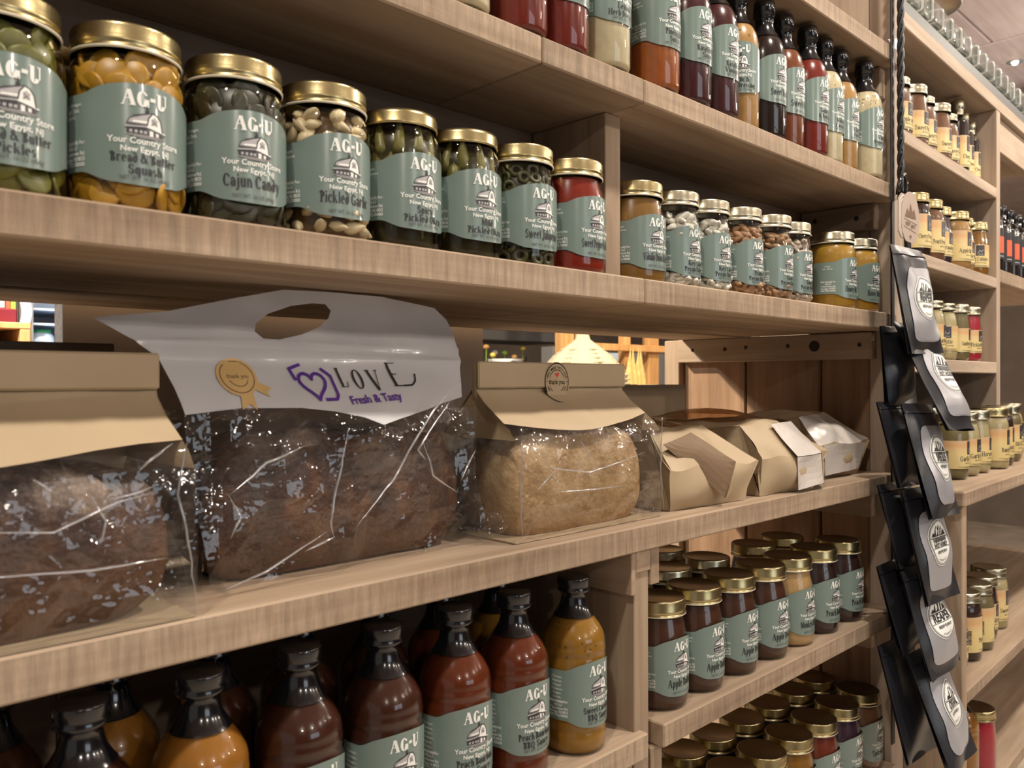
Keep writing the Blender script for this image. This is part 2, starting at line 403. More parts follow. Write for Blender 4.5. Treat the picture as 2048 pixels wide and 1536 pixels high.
# ------------------------------------------------------------------ lettering
GL = {
 'A': 'd0,0,.42,1.4;D.36,1.4,.8,0;B.2,.6,.55;B-.1,.22,0;B.62,1.12,0', 'B': 'S.1,0,1.4;R.3,1.04,.42,.36,-90,90;R.3,.36,.5,.38,-90,90;B0,.3,1.34;B0,.3,0;O-.02,1.2,.1',
 'C': 'R.5,.7,.5,.72,45,315;O.82,1.1,.12', 'D': 'S.1,0,1.4;R.3,.7,.58,.7,-90,90;B0,.3,1.34;B0,.3,0',
 'E': 'S.1,0,1.4;B0,.85,1.34;B0,.85,0;B.2,.65,.68', 'F': 'S.1,0,1.4;B0,.85,1.34;B0,.45,0;B.2,.65,.68',
 'G': 'R.5,.7,.5,.72,45,345;O.82,1.12,.11;S.74,.0,.62;B.62,1.12,.6', 'H': 'S.1,0,1.4;S.75,0,1.4;B.2,.85,.7;B0,.45,0;B.65,1.1,0;B0,.45,1.34;B.65,1.1,1.34',
 'I': 'S.1,0,1.4;B0,.45,0;B0,.45,1.34', 'J': 'S.35,.05,1.4;R.3,.05,.29,.35,180,360;B.1,.7,1.34;O.08,.05,.12',
 'K': 'S.1,0,1.4;d.3,.6,.8,1.4;D.36,.8,.82,0;B0,.45,0;B.7,1.15,0;B0,.45,1.34', 'L': 'S.1,0,1.4;B0,.75,0;B0,.45,1.34;d.68,0,.78,.4',
 'M': 'd.08,0,.1,1.4;D.1,1.4,.48,0;d.52,0,.98,1.4;S.98,0,1.4;B-.05,.25,0;B.9,1.3,0', 'N': 'd.1,0,.1,1.4;D.1,1.4,.7,0;d.86,0,.86,1.4',
 'O': 'R.5,.7,.5,.72,0,360', 'P': 'S.1,0,1.4;R.3,1.0,.47,.4,-90,90;B0,.3,1.34;B0,.45,0;O-.03,1.22,.1', 'Q': 'R.5,.7,.5,.72,0,360;D.5,.1,.85,-.3',
 'R': 'S.1,0,1.4;R.3,1.02,.45,.38,-90,90;B0,.3,1.34;B0,.42,0;D.34,.66,.76,0;O-.03,1.22,.1', 'S': 'R.42,1.03,.4,.39,35,270;R.42,.37,.42,.39,-145,90;O.68,1.12,.1;O.14,.3,.1',
 'T': 'S.42,0,1.4;B0,1.05,1.34;B.3,.75,0', 'U': 'S.1,.4,1.4;R.5,.42,.4,.44,180,360;d.88,.4,.88,1.4;B0,.45,1.34;B.72,1.05,1.34', 'V': 'D0,1.4,.42,0;d.5,0,.98,1.4;B-.08,.32,1.34;B.8,1.15,1.34',
 'a': 'R.28,.3,.28,.32,0,360;S.4,0,.72;R.3,.7,.31,.32,0,150;O.1,.78,.1', 'b': 'S.06,0,1.45;R.42,.5,.38,.52,0,360', 'c': 'R.38,.5,.38,.52,50,315;O.6,.82,.11',
 'd': 'R.36,.45,.36,.47,0,360;R.2,.75,.55,.68,-20,95;O.12,1.4,.1', 'e': 'R.38,.5,.38,.52,0,310;B.1,.74,.48', 'f': 'S.12,0,1.15;R.42,1.12,.3,.32,60,180;B0,.5,.94;O.54,1.32,.1',
 'g': 'R.36,.55,.34,.46,0,360;S.5,-.15,1;R.36,-.12,.36,.32,180,360', 'h': 'S.06,0,1.45;R.42,.6,.32,.42,0,150;S.52,0,.62', 'i': 'S.06,0,1;O.17,1.3,.14;B0,.34,0',
 'j': 'S.1,-.2,1;R.1,-.2,.22,.24,180,360;O.2,1.3,.14', 'k': 'S.06,0,1.45;d.25,.4,.6,1;D.28,.58,.6,0', 'l': 'S.06,0,1.45;B0,.34,0',
 'm': 'S.06,0,1;R.4,.6,.3,.42,0,150;S.48,0,.62;R.82,.6,.3,.42,0,150;S.9,0,.62', 'n': 'S.06,0,1;R.42,.6,.32,.42,0,150;S.52,0,.62', 'o': 'R.38,.5,.38,.52,0,360',
 'p': 'S.06,-.45,1;R.42,.5,.38,.52,0,360', 'q': 'R.36,.5,.36,.52,0,360;S.52,-.45,1', 'r': 'S.06,0,1;R.42,.66,.28,.35,40,160;O.56,.86,.12', 's': 'R.3,.75,.27,.27,40,270;R.3,.27,.29,.29,-140,90',
 't': 'S.14,.15,1.3;R.42,.25,.28,.27,180,290;B0,.5,.94', 'u': 'S.06,.38,1;R.32,.36,.26,.38,180,330;S.5,0,1', 'v': 'D0,1,.3,0;d.4,0,.7,1', 'w': 'D0,1,.25,0;d.35,0,.6,1;D.5,1,.75,0;d.85,0,1.1,1',
 'x': 'D0,1,.5,0;d.05,0,.65,1', 'y': 'D0,1,.32,0;d.2,-.42,.75,1;O.16,-.36,.1', 'z': 'B0,.6,.94;d.05,0,.5,1;B0,.6,0',
 '&': 'R.38,1.08,.28,.32,0,360;R.38,.4,.38,.42,60,350;D.32,1,.85,0;d.6,.2,.95,.8', '-': 'B0,.5,.58;B0,.5,.66;B0,.5,.74;B0,.5,.82', '.': 'O.1,.1,.12', "'": 'S.0,1.0,1.4'}
FANCY = {}
def fancy_glyph(ch, w0, t):
    k = (ch, w0, t)
    if k in FANCY: return FANCY[k]
    polys = []; mx = 0.0
    for st in GL.get(ch, '').split(';'):
        if not st: continue
        c, a = st[0], [float(q) for q in st[1:].split(',')]
        if c == 'S':
            p = [(a[0], a[1]), (a[0] + w0, a[1]), (a[0] + w0, a[2]), (a[0], a[2])]; polys.append(p)
        elif c == 'B':
            polys.append([(a[0], a[2]), (a[1], a[2]), (a[1], a[2] + t), (a[0], a[2] + t)])
        elif c in 'Dd':
            ww = w0*1.1 if c == 'D' else t*1.5
            polys.append([(a[0], a[1]), (a[0] + ww, a[1]), (a[2] + ww, a[3]), (a[2], a[3])])
        elif c == 'O':
            polys.append([(a[0] + a[2]*math.cos(2*PI*i/10), a[1] + a[2]*math.sin(2*PI*i/10)) for i in range(10)])
        elif c == 'R':
            n = max(6, int(abs(a[5] - a[4])/20)); rx2, ry2 = max(0.04, a[2] - w0*1.05), a[3] - t*1.3
            for i in range(n):
                q0 = math.radians(a[4] + (a[5] - a[4])*i/n); q1 = math.radians(a[4] + (a[5] - a[4])*(i + 1)/n)
                polys.append([(a[0] + a[2]*math.cos(q0), a[1] + a[3]*math.sin(q0)), (a[0] + a[2]*math.cos(q1), a[1] + a[3]*math.sin(q1)),
                              (a[0] + rx2*math.cos(q1), a[1] + ry2*math.sin(q1)), (a[0] + rx2*math.cos(q0), a[1] + ry2*math.sin(q0))])
    for p in polys:
        for q in p: mx = max(mx, q[0])
    FANCY[k] = (polys, mx + 0.10)
    return FANCY[k]
BF = {}
def bfont(txt, bold=0.0, res=2):
    k = (txt, bold)
    if k in BF: return BF[k]
    c = bpy.data.curves.new('t', 'FONT'); c.body = txt; c.size = 1.0; c.resolution_u = res; c.offset = bold; c.align_x = 'CENTER'
    o = bpy.data.objects.new('t', c)
    me = o.to_mesh()
    r = ([(v.co.x, v.co.y) for v in me.vertices], [tuple(p.vertices) for p in me.polygons])
    o.to_mesh_clear()
    bpy.data.objects.remove(o); bpy.data.curves.remove(c)
    BF[k] = r
    return r
class P2:
    """flat print made of polygons in (x, z); build() lays it on a surface"""
    def __init__(s): s.items = []; s.layer = None
    def poly(s, pts, mat):
        if s.layer is not None: s.layer += 0.15
        s.items.append(([tuple(p) for p in pts], [tuple(range(len(pts)))], mat, s.layer)); return s
    def rect(s, x0, x1, y0, y1, mat): return s.poly([(x0, y0), (x1, y0), (x1, y1), (x0, y1)], mat)
    def text(s, txt, cx, y, h, mat, maxw=None, bold=0.012, rot=0.0, sx=1.0):
        v, f = bfont(txt, bold)
        if not v: return s
        k = h/0.70
        wd = (max(p[0] for p in v) - min(p[0] for p in v))*k*sx
        kx = k*sx*(min(1.0, maxw/wd) if maxw else 1.0)
        c, n = math.cos(rot), math.sin(rot)
        s.items.append(([(cx + p[0]*kx*c - p[1]*k*n, y + p[0]*kx*n + p[1]*k*c) for p in v], f, mat, s.layer)); return s
    def fancy(s, txt, cx, y, h, mat, maxw=None, w0=0.285, t=0.085, sx=0.92, gap=0.0):
        x = 0.0; ps = []
        for ch in txt:
            if ch == ' ': x += 0.36; continue
            g, ad = fancy_glyph(ch, w0, t)
            ps += [[(q[0] + x, q[1]) for q in p] for p in g]; x += ad + gap
        k = h/1.4; kx = k*sx
        if maxw and x*kx > maxw: kx = maxw/x
        for p in ps: s.poly([(cx + (q[0] - x/2)*kx, y + q[1]*k) for q in p], mat)
        return s
    def ring(s, cx, cy, rx, ry, wd, mat, a0=0, a1=360, n=28):
        for i in range(n):
            q0 = math.radians(a0 + (a1 - a0)*i/n); q1 = math.radians(a0 + (a1 - a0)*(i + 1)/n)
            s.poly([(cx + rx*math.cos(q0), cy + ry*math.sin(q0)), (cx + rx*math.cos(q1), cy + ry*math.sin(q1)),
                    (cx + (rx - wd)*math.cos(q1), cy + (ry - wd)*math.sin(q1)), (cx + (rx - wd)*math.cos(q0), cy + (ry - wd)*math.sin(q0))], mat)
        return s
    def ellipse(s, cx, cy, rx, ry, mat, n=28):
        return s.poly([(cx + rx*math.cos(2*PI*i/n), cy + ry*math.sin(2*PI*i/n)) for i in range(n)], mat)
    def stroke(s, pts, wd, mat):
        for a, b in zip(pts, pts[1:]):
            d = Vector((b[0] - a[0], b[1] - a[1])); L = d.length
            if L < 1e-9: continue
            n = Vector((-d.y, d.x))/L*wd/2; e = d/L*wd*0.25
            s.poly([(a[0] + n.x - e.x, a[1] + n.y - e.y), (a[0] - n.x - e.x, a[1] - n.y - e.y), (b[0] - n.x + e.x, b[1] - n.y + e.y), (b[0] + n.x + e.x, b[1] + n.y + e.y)], mat)
        return s
    def arc_text(s, txt, cx, cy, r, h, mat, a0, a1, bold=0.01):
        n = len(txt)
        for i, ch in enumerate(txt):
            if ch == ' ': continue
            a = math.radians(a0 + (a1 - a0)*(i + 0.5)/n)
            s.text(ch, cx + r*math.cos(a), cy + r*math.sin(a), h, mat, bold=bold, rot=a - PI/2 if a1 < a0 else a + PI/2)
        return s
    def build(s, name, mats, fn, step=None, lift=None):
        order = []
        bm = bmesh.new()
        for vs, fs, mat, lay in s.items:
            bv = [bm.verts.new((p[0], p[1], mats.index(mat) if lay is None else lay)) for p in vs]
            for f in fs:
                try:
                    q = bm.faces.new([bv[i] for i in f]); q.material_index = mats.index(mat)
                except ValueError:
                    pass
        for ax in ((0,) if lift is None else (0, 1)) if step else ():
            xs = [v.co[ax] for v in bm.verts]
            x = math.floor(min(xs)/step)*step + step
            while x < max(xs):
                co = [0, 0, 0]; no = [0, 0, 0]; co[ax] = x; no[ax] = 1
                bmesh.ops.bisect_plane(bm, geom=list(bm.verts) + list(bm.edges) + list(bm.faces), plane_co=co, plane_no=no)
                x += step
        mb = MB(); bm.verts.index_update()
        out = []
        for v in bm.verts:
            out.append(fn(v.co.x, v.co.y, v.co.z))
        mb.v = [tuple(p) for p in out]
        for f in bm.faces:
            mb.f.append(tuple(v.index for v in f.verts)); mb.m.append(f.material_index); mb.s.append(False)
        bm.free()
        return mb.mesh(name, mats)
# polygon with optional hole -> fine sheet laid on a surface
def sheet(outline, holes, fn, step, mat=0, smooth=False, mb=None):
    c = bpy.data.curves.new('s', 'CURVE'); c.dimensions = '2D'; c.fill_mode = 'BOTH'
    for pts in [outline] + holes:
        sp = c.splines.new('POLY'); sp.points.add(len(pts) - 1); sp.use_cyclic_u = True
        for q, p in zip(sp.points, pts): q.co = (p[0], p[1], 0, 1)
    o = bpy.data.objects.new('s', c); me = o.to_mesh()
    bm = bmesh.new(); bm.from_mesh(me); o.to_mesh_clear()
    bpy.data.objects.remove(o); bpy.data.curves.remove(c)
    for ax in (0, 1):
        xs = [v.co[ax] for v in bm.verts]
        x = math.floor(min(xs)/step)*step + step
        while x < max(xs):
            no = [0, 0, 0]; no[ax] = 1; co = [0, 0, 0]; co[ax] = x
            bmesh.ops.bisect_plane(bm, geom=list(bm.verts) + list(bm.edges) + list(bm.faces), plane_co=co, plane_no=no)
            x += step
    bmesh.ops.remove_doubles(bm, verts=bm.verts, dist=1e-5)
    bm.verts.index_update()
    mb = mb or MB()
    mb.add([fn(v.co.x, v.co.y) for v in bm.verts], [[v.index for v in f.verts] for f in bm.faces], mat, smooth)
    bm.free()
    return mb

# ------------------------------------------------------------------ room shell
def struct(name, mb, mats, label=None):
    o = part(name, mb, mats, None)
    o['kind'] = 'structure'
    if label: o['label'] = label
    return o
CH = 1.42                       # ceiling height above the camera
struct('floor', MB().box(-3.5, 8.0, -4.0, 6.0, -0.05, 0.0), 'floor_wood', 'shop floor made pale to bounce light upward')
ceil = struct('ceiling', MB().box(-3.5, 8.0, -4.0, 6.0, ZC + CH + 0.012, ZC + CH + 0.06), 'wood_ceiling', 'pinkish boarded shop ceiling')
for i, (x0, x1, y0, y1) in enumerate([(-3.4, 1.4, -3.9, 1.055), (-3.4, 1.4, 1.065, 5.9), (1.41, 3.84, -3.9, 1.055), (1.41, 3.84, 1.065, 5.9), (3.85, 6.2, -3.9, 0.6), (3.85, 6.2, 0.61, 5.9), (6.21, 7.9, -3.9, 5.9)]):
    part('ceiling_panel', MB().box(x0, x1, y0, y1, ZC + CH, ZC + CH + 0.012, c=0.003), 'wood_ceiling', ceil)
struct('wall_back', MB().box(-3.5, 8.0, 5.9, 6.0, 0.0, ZC + CH), 'room_wall', 'brown far wall of the shop')
wf = struct('wall_front', MB().box(-3.5, 0.2, -4.1, -4.0, 0.0, ZC + CH).box(2.2, 8.0, -4.1, -4.0, 0.0, ZC + CH).box(0.2, 2.2, -4.1, -4.0, 0.0, 0.9).box(0.2, 2.2, -4.1, -4.0, 2.2, ZC + CH), 'room_wall', 'shop wall behind the viewer')  # opening left for the assumed window
wi = struct('assumed_window_1', MB().box(0.2, 2.2, -4.09, -4.07, 0.9, 2.2), 'assumed_window_glow', 'assumed glowing window panel added behind the viewer')  # unseen window, assumed; glowing panel added for front light and bottle reflections
for x0, x1, z0, z1 in ((0.2, 0.26, 0.9, 2.2), (2.14, 2.2, 0.9, 2.2), (1.17, 1.23, 0.9, 2.2), (0.26, 1.17, 1.52, 1.57), (1.23, 2.14, 1.52, 1.57)):
    part('assumed_window_frame', MB().box(x0, x1, -4.06, -4.0, z0, z1), 'white_paint', wi)  # bars of the assumed window, which break up its reflection
struct('wall_right', MB().box(7.9, 8.0, -4.0, 6.0, 0.0, ZC + CH), 'room_wall', 'brown wall at the end of the aisle')

# ------------------------------------------------------------------ first shelving unit
D = 0.53
def zz(v): return v + ZC
def board(x0, x1, y0, y1, z0, z1, c=0.0016):
    mb = MB().box(x0, x1, y0, y1, zz(z0), zz(z1), c=c)
    for i, f in enumerate(mb.f):
        if all(abs(mb.v[k][1] - y0) < 1e-5 for k in f): mb.m[i] = 1
    return mb
U1 = root('shelving_unit', (0.45, 0.75, 0.0), 'long rough-sawn wooden shelving unit holding jars, bottles and bread', 'shelf')
def u1(name, mb, mats):
    o = part(name, mb, mats, U1)
    o.location = -U1.location
    return o
XS = ['wood_x', 'wood_saw']
for x0, x1 in ((-0.7, 0.7115), (0.7125, 1.405)):
    u1('shelf_plank', board(x0, x1, D, 0.803, 0.0827, 0.1098), XS)
u1('shelf_plank', board(-0.7, 1.405, 0.811, 0.945, 0.0815, 0.1098), XS)
for x0, x1 in ((-0.7, 0.5525), (0.5535, 0.7105), (0.7115, 1.405)):
    u1('shelf_plank', board(x0, x1, D, 0.6918, 0.2987, 0.3244), XS)
u1('shelf_plank', board(-0.7, 1.430, D, 0.6918, 0.5255, 0.5526), XS)
u1('shelf_plank', board(-0.7, 1.405, D, 0.78, -0.1839, -0.1561), XS)
u1('shelf_plank', board(-0.7, 1.405, 0.784, 0.925, -0.1835, -0.1565), XS)
u1('shelf_plank', board(-0.7, 0.716, D, 0.84, -0.409, -0.3819), XS)
u1('shelf_plank', board(0.744, 1.405, D, 0.70, -0.4083, -0.3819), XS)
u1('shelf_plank', board(0.744, 1.405, 0.703, 0.90, -0.4083, -0.3822), XS)
u1('shelf_plank', board(0.735, 1.405, D, 0.90, -0.671, -0.644), XS)
u1('shelf_plank', board(-0.7, 0.71, D, 0.84, -0.70, -0.673), XS)
for z0, z1 in ((0.1102, 0.208), (0.2083, 0.312), (0.3123, 0.42), (0.4203, 0.535), (0.5353, 0.68), (0.6803, 0.82), (0.8203, 1.0)):
    u1('back_board', MB().box(-0.7, 1.41, 0.692, 0.712, zz(z0), zz(z1), c=0.001), 'wood_back')
u1('divider', MB().box(0.7019, 0.7287, 0.577, 0.690, zz(0.110), zz(0.2985), c=0.001), 'wood_z')
u1('divider', MB().box(0.7050, 0.7310, 0.541, 0.90, 0.0, zz(-0.195), c=0.001), 'wood_z')
# cleats and block at the head of the lower divider
u1('cleat', MB().box(0.697, 0.7048, 0.538, 0.88, zz(-0.232), zz(-0.1842), c=0.001), 'wood_y')
u1('cleat', MB().box(0.7312, 0.7475, 0.538, 0.88, zz(-0.226), zz(-0.1842), c=0.001), 'wood_y')
u1('block', MB().box(0.7048, 0.7312, 0.538, 0.60, zz(-0.209), zz(-0.1842), c=0.001), 'wood_y')
u1('support_leg', MB().box(0.7345, 0.756, 0.541, 0.60, 0.0, zz(-0.4085), c=0.001), 'wood_z')
u1('support_leg', MB().box(0.690, 0.7045, 0.543, 0.60, 0.0, zz(-0.4095), c=0.001), 'wood_z')
# right end: vertical planks, front post, back post
for y0, y1 in ((0.578, 0.662), (0.6655, 0.811), (0.815, 0.953)):
    u1('side_plank', MB().box(1.41, 1.43, y0, y1, 0.0, zz(0.082), c=0.002), 'wood_plank')
for y0, y1 in ((0.578, 0.690),):
    u1('side_plank', MB().box(1.41, 1.43, y0, y1, zz(0.083), zz(1.25), c=0.002), 'wood_grey_z')
u1('end_post', MB().box(1.41, 1.458, 0.5395, 0.5775, 0.0, zz(1.30), c=0.002), 'wood_grey_z')
u1('back_post', MB().box(1.396, 1.440, 0.955, 0.992, 0.0, zz(0.0815), c=0.002), 'wood_z')
u1('back_post', MB().box(-0.12, -0.06, 0.956, 1.0, 0.0, zz(0.0815), c=0.002), 'wood_z')
for x0, x1 in ((-0.7, -0.25), (-0.249, 0.22), (0.221, 0.704)):
    u1('back_board', MB().box(x0, x1, 0.845, 0.862, 0.0, zz(-0.185), c=0.001), 'wood_back')
def cleat(x1, y0, y1, z0, z1, holes, mat='wood_y'):
    o = u1('cleat', MB().box(x1 - 0.022, x1, y0, y1, zz(z0), zz(z1), c=0.0015), mat)
    for (hy, hz, r) in holes:
        mb = MB()
        mb.add([(x1 - 0.0224, hy + r*math.cos(2*PI*i/12), zz(hz) + r*math.sin(2*PI*i/12)) for i in range(12)], [tuple(range(12))])
        mb.add([(x1 - 0.0224, hy + r*math.cos(2*PI*i/12), zz(hz) + r*math.sin(2*PI*i/12)) for i in range(12)] + [(x1 - 0.0219, hy + r*1.15*math.cos(2*PI*i/12), zz(hz) + r*1.15*math.sin(2*PI*i/12)) for i in range(12)], [(i, (i + 1) % 12, 12 + (i + 1) % 12, 12 + i) for i in range(12)])
        h = part('screw_hole', mb, 'hole', o)
cleat(1.41, 0.565, 0.953, 0.0355, 0.0812, [(0.918, 0.060, 0.0032), (0.845, 0.060, 0.0036), (0.80, 0.062, 0.0034), (0.715, 0.062, 0.0036), (0.665, 0.060, 0.009), (0.585, 0.060, 0.0034)])
cleat(1.41, 0.560, 0.690, 0.255, 0.2984, [(0.664, 0.281, 0.0036), (0.590, 0.276, 0.004)])
cleat(1.41, 0.550, 0.690, 0.474, 0.5252, [])
cleat(1.41, 0.565, 0.90, -0.232, -0.1842, [(0.70, -0.205, 0.003)])
cleat(1.41, 0.565, 0.90, -0.455, -0.409, [(0.70, -0.43, 0.003)])
# things lying on the top shelf
o = part('shelf_tray', MB().box(1.30, 1.385, 0.545, 0.60, zz(0.5528), zz(0.566), c=0.002), 'grey_dark', None)
tag(o, 'small dark flat tray lying on the topmost shelf plank', 'tray')
mb = MB()
mb.add([(1.375, 0.532, zz(0.560)), (1.445, 0.534, zz(0.583)), (1.437, 0.5335, zz(0.566)), (1.42, 0.5325, zz(0.555)), (1.40, 0.532, zz(0.552))], [(0, 4, 3, 2, 1)], 0)
mb.add([(v[0], v[1] + 0.0008, v[2]) for v in mb.v[:5]], [(0, 1, 2, 3, 4)], 0)
tag(part('paper_sign', mb, 'white_paint', None), 'curled corner of white paper sticking out from the topmost shelf', 'paper')

# ------------------------------------------------------------------ second unit: hutch on a counter
O2 = Vector((1.465, 0.56, 0.0)); T2 = math.radians(2.0)
def u2w(a, b, z): return (O2.x + a*math.cos(T2) - b*math.sin(T2), O2.y + a*math.sin(T2) + b*math.cos(T2), z + ZC)
U2 = root('wooden_hutch', tuple(O2), 'pale wooden hutch shelves beyond the hanging black pouches', 'shelf', rz=T2)
def u2(name, mb, mats): return part(name, mb, mats, U2)
GX = ['wood_grey', 'wood_grey']
u2('shelf_plank', board(0.0, 1.45, 0.0, 0.26, 0.6365, 0.6655), GX)
u2('shelf_plank', board(0.022, 0.6875, 0.0, 0.25, 0.4270, 0.4515), GX)
u2('shelf_plank', board(0.022, 0.6875, 0.0, 0.25, 0.2155, 0.2392), GX)
u2('shelf_plank', board(0.022, 0.6875, 0.0, 0.25, 0.0145, 0.0405), GX)
u2('side_board', MB().box(0.0, 0.0215, 0.001, 0.25, zz(-0.186), zz(0.636), c=0.001), 'wood_grey_z')
div = u2('divider', MB().box(0.688, 0.7185, 0.0, 0.25, zz(-0.186), zz(0.636), c=0.001), 'wood_grey_z')
for (b, z) in ((0.05, 0.60), (0.05, 0.52), (0.15, 0.60)):
    mb = MB(); r = 0.008
    mb.add([(0.6876, b + r*math.cos(2*PI*i/12), zz(z) + r*math.sin(2*PI*i/12)) for i in range(12)], [tuple(range(12))])
    part('screw_hole', mb, 'hole', div)
for a0, a1 in ((0.0, 0.36), (0.361, 0.7), (0.701, 1.1), (1.101, 1.45)):
    u2('back_board', MB().box(a0, a1, 0.251, 0.268, zz(-0.186), zz(0.636), c=0.001), 'wood_back')
u2('valance', board(0.719, 1.45, 0.012, 0.032, 0.555, 0.636), GX)
u2('shelf_plank', board(0.719, 1.45, 0.0, 0.25, 0.232, 0.263), ['wood_grey', 'wood_saw'])
UC = root('shop_counter', u2w(0.6, 0.08, -ZC), 'wooden counter base under the pale hutch with shelves of jars', 'counter', rz=T2)
def uc(name, mb, mats):
    o = part(name, mb, mats, UC); o.location = (-0.6, -0.08, 0); return o
uc('counter_top', board(0.008, 1.5, -0.112, 0.27, -0.2135, -0.1868, c=0.003), XS)
uc('side_panel', MB().box(0.018, 0.044, -0.106, 0.262, 0.0, zz(-0.2140), c=0.0015), 'wood_z')
uc('cleat', MB().box(0.0445, 0.066, -0.085, 0.25, zz(-0.25), zz(-0.2140), c=0.0015), 'wood_y')
uc('shelf_plank', board(0.0445, 1.45, -0.106, 0.26, -0.553, -0.530), XS)
uc('shelf_plank', board(0.0445, 1.45, -0.106, 0.26, -0.780, -0.753), XS)
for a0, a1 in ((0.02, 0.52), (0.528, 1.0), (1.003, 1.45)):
    uc('back_board', MB().box(a0, a1, 0.263, 0.28, 0.0, zz(-0.2140), c=0.001), 'wood_back_shaded')

# ------------------------------------------------------------------ jars and bottles
PROF = {
 'eco':  [(0.0, 0.0015), (0.031, 0.0), (0.0350, 0.0022), (0.0370, 0.007), (0.0370, 0.088), (0.0366, 0.094), (0.0350, 0.1005), (0.0330, 0.1050), (0.0315, 0.1075), (0.0312, 0.1120), (0.0312, 0.1180)],
 'mason': [(0.0, 0.0015), (0.0325, 0.0), (0.0355, 0.0018), (0.0370, 0.0060), (0.0376, 0.014), (0.0376, 0.064), (0.0368, 0.075), (0.0350, 0.087), (0.0328, 0.098), (0.0314, 0.1035), (0.0310, 0.107), (0.0310, 0.118)],
 'slim': [(0.0, 0.0015), (0.027, 0.0), (0.0308, 0.0020), (0.0333, 0.0075), (0.0345, 0.017), (0.0345, 0.062), (0.0338, 0.074), (0.0325, 0.087), (0.0310, 0.098), (0.0300, 0.1035), (0.0298, 0.107), (0.0298, 0.118)],
 'tall': [(0.0, 0.0015), (0.026, 0.0), (0.0300, 0.0020), (0.0330, 0.008), (0.0340, 0.016), (0.0340, 0.074), (0.0330, 0.086), (0.0300, 0.097), (0.0275, 0.1035), (0.0270, 0.108), (0.0270, 0.116)],
 'dressing': [(0.0, 0.0015), (0.024, 0.0), (0.0270, 0.0018), (0.0290, 0.007), (0.0290, 0.112), (0.0283, 0.121), (0.0262, 0.130), (0.0225, 0.138), (0.0170, 0.146), (0.0128, 0.153), (0.0115, 0.159), (0.0115, 0.182)],
 'bbq': [(0.0, 0.0015), (0.029, 0.0), (0.0325, 0.0018), (0.0340, 0.006), (0.0340, 0.022), (0.0332, 0.0235), (0.0340, 0.0255), (0.0340, 0.0975), (0.0332, 0.0995), (0.0342, 0.1015), (0.0342, 0.1065), (0.0334, 0.1085), (0.0339, 0.1110), (0.0325, 0.1180), (0.0285, 0.1260), (0.0235, 0.1330), (0.0185, 0.1390), (0.0145, 0.1460), (0.0125, 0.1530), (0.0122, 0.1620), (0.0122, 0.1720)],
 'spirit': [(0.0, 0.001), (0.020, 0.0), (0.0230, 0.003), (0.0240, 0.007), (0.0240, 0.120), (0.0215, 0.131), (0.0130, 0.140), (0.0110, 0.146), (0.0110, 0.170)],
 'gallon': [(0.0, 0.002), (0.045, 0.0), (0.0540, 0.006), (0.0560, 0.015), (0.0560, 0.110), (0.0520, 0.128), (0.0430, 0.140), (0.0415, 0.152)]}
LZ = {'slim': 0.0150, 'eco': 0.0160, 'mason': 0.0165, 'dressing': 0.046, 'bbq': 0.0285}    # foot of the green label
LSC = {'slim': 0.95, 'eco': 1.0, 'mason': 0.98, 'dressing': 0.97, 'bbq': 0.98}
MESH = {}
def body_r(kind): return max(p[0] for p in PROF[kind])
def r_at(kind, z):
    pr = PROF[kind][1:]
    for (r0, z0), (r1, z1) in zip(pr, pr[1:]):
        if z0 <= z <= z1 and z1 > z0: return r0 + (r1 - r0)*(z - z0)/(z1 - z0)
    return pr[-1][0]
def get(key, fn):
    if key not in MESH: MESH[key] = fn()
    return MESH[key]
def glass_mesh(kind): return get(('glass', kind), lambda: MB().lathe(PROF[kind], 48).mesh('glass', ['glass']))
def core_mesh(kind, inset, top):
    def f():
        pr = [(max(0.0, r - inset), max(z, 0.0025)) for r, z in PROF[kind] if z < top]
        rt = r_at(kind, top) - inset
        pr += [(rt, top), (rt*0.6, top + 0.0006), (0.0, top + 0.0006)]
        return MB().lathe(pr, 40).mesh('contents', ['label_green'])
    return get(('core', kind, inset, top), f)
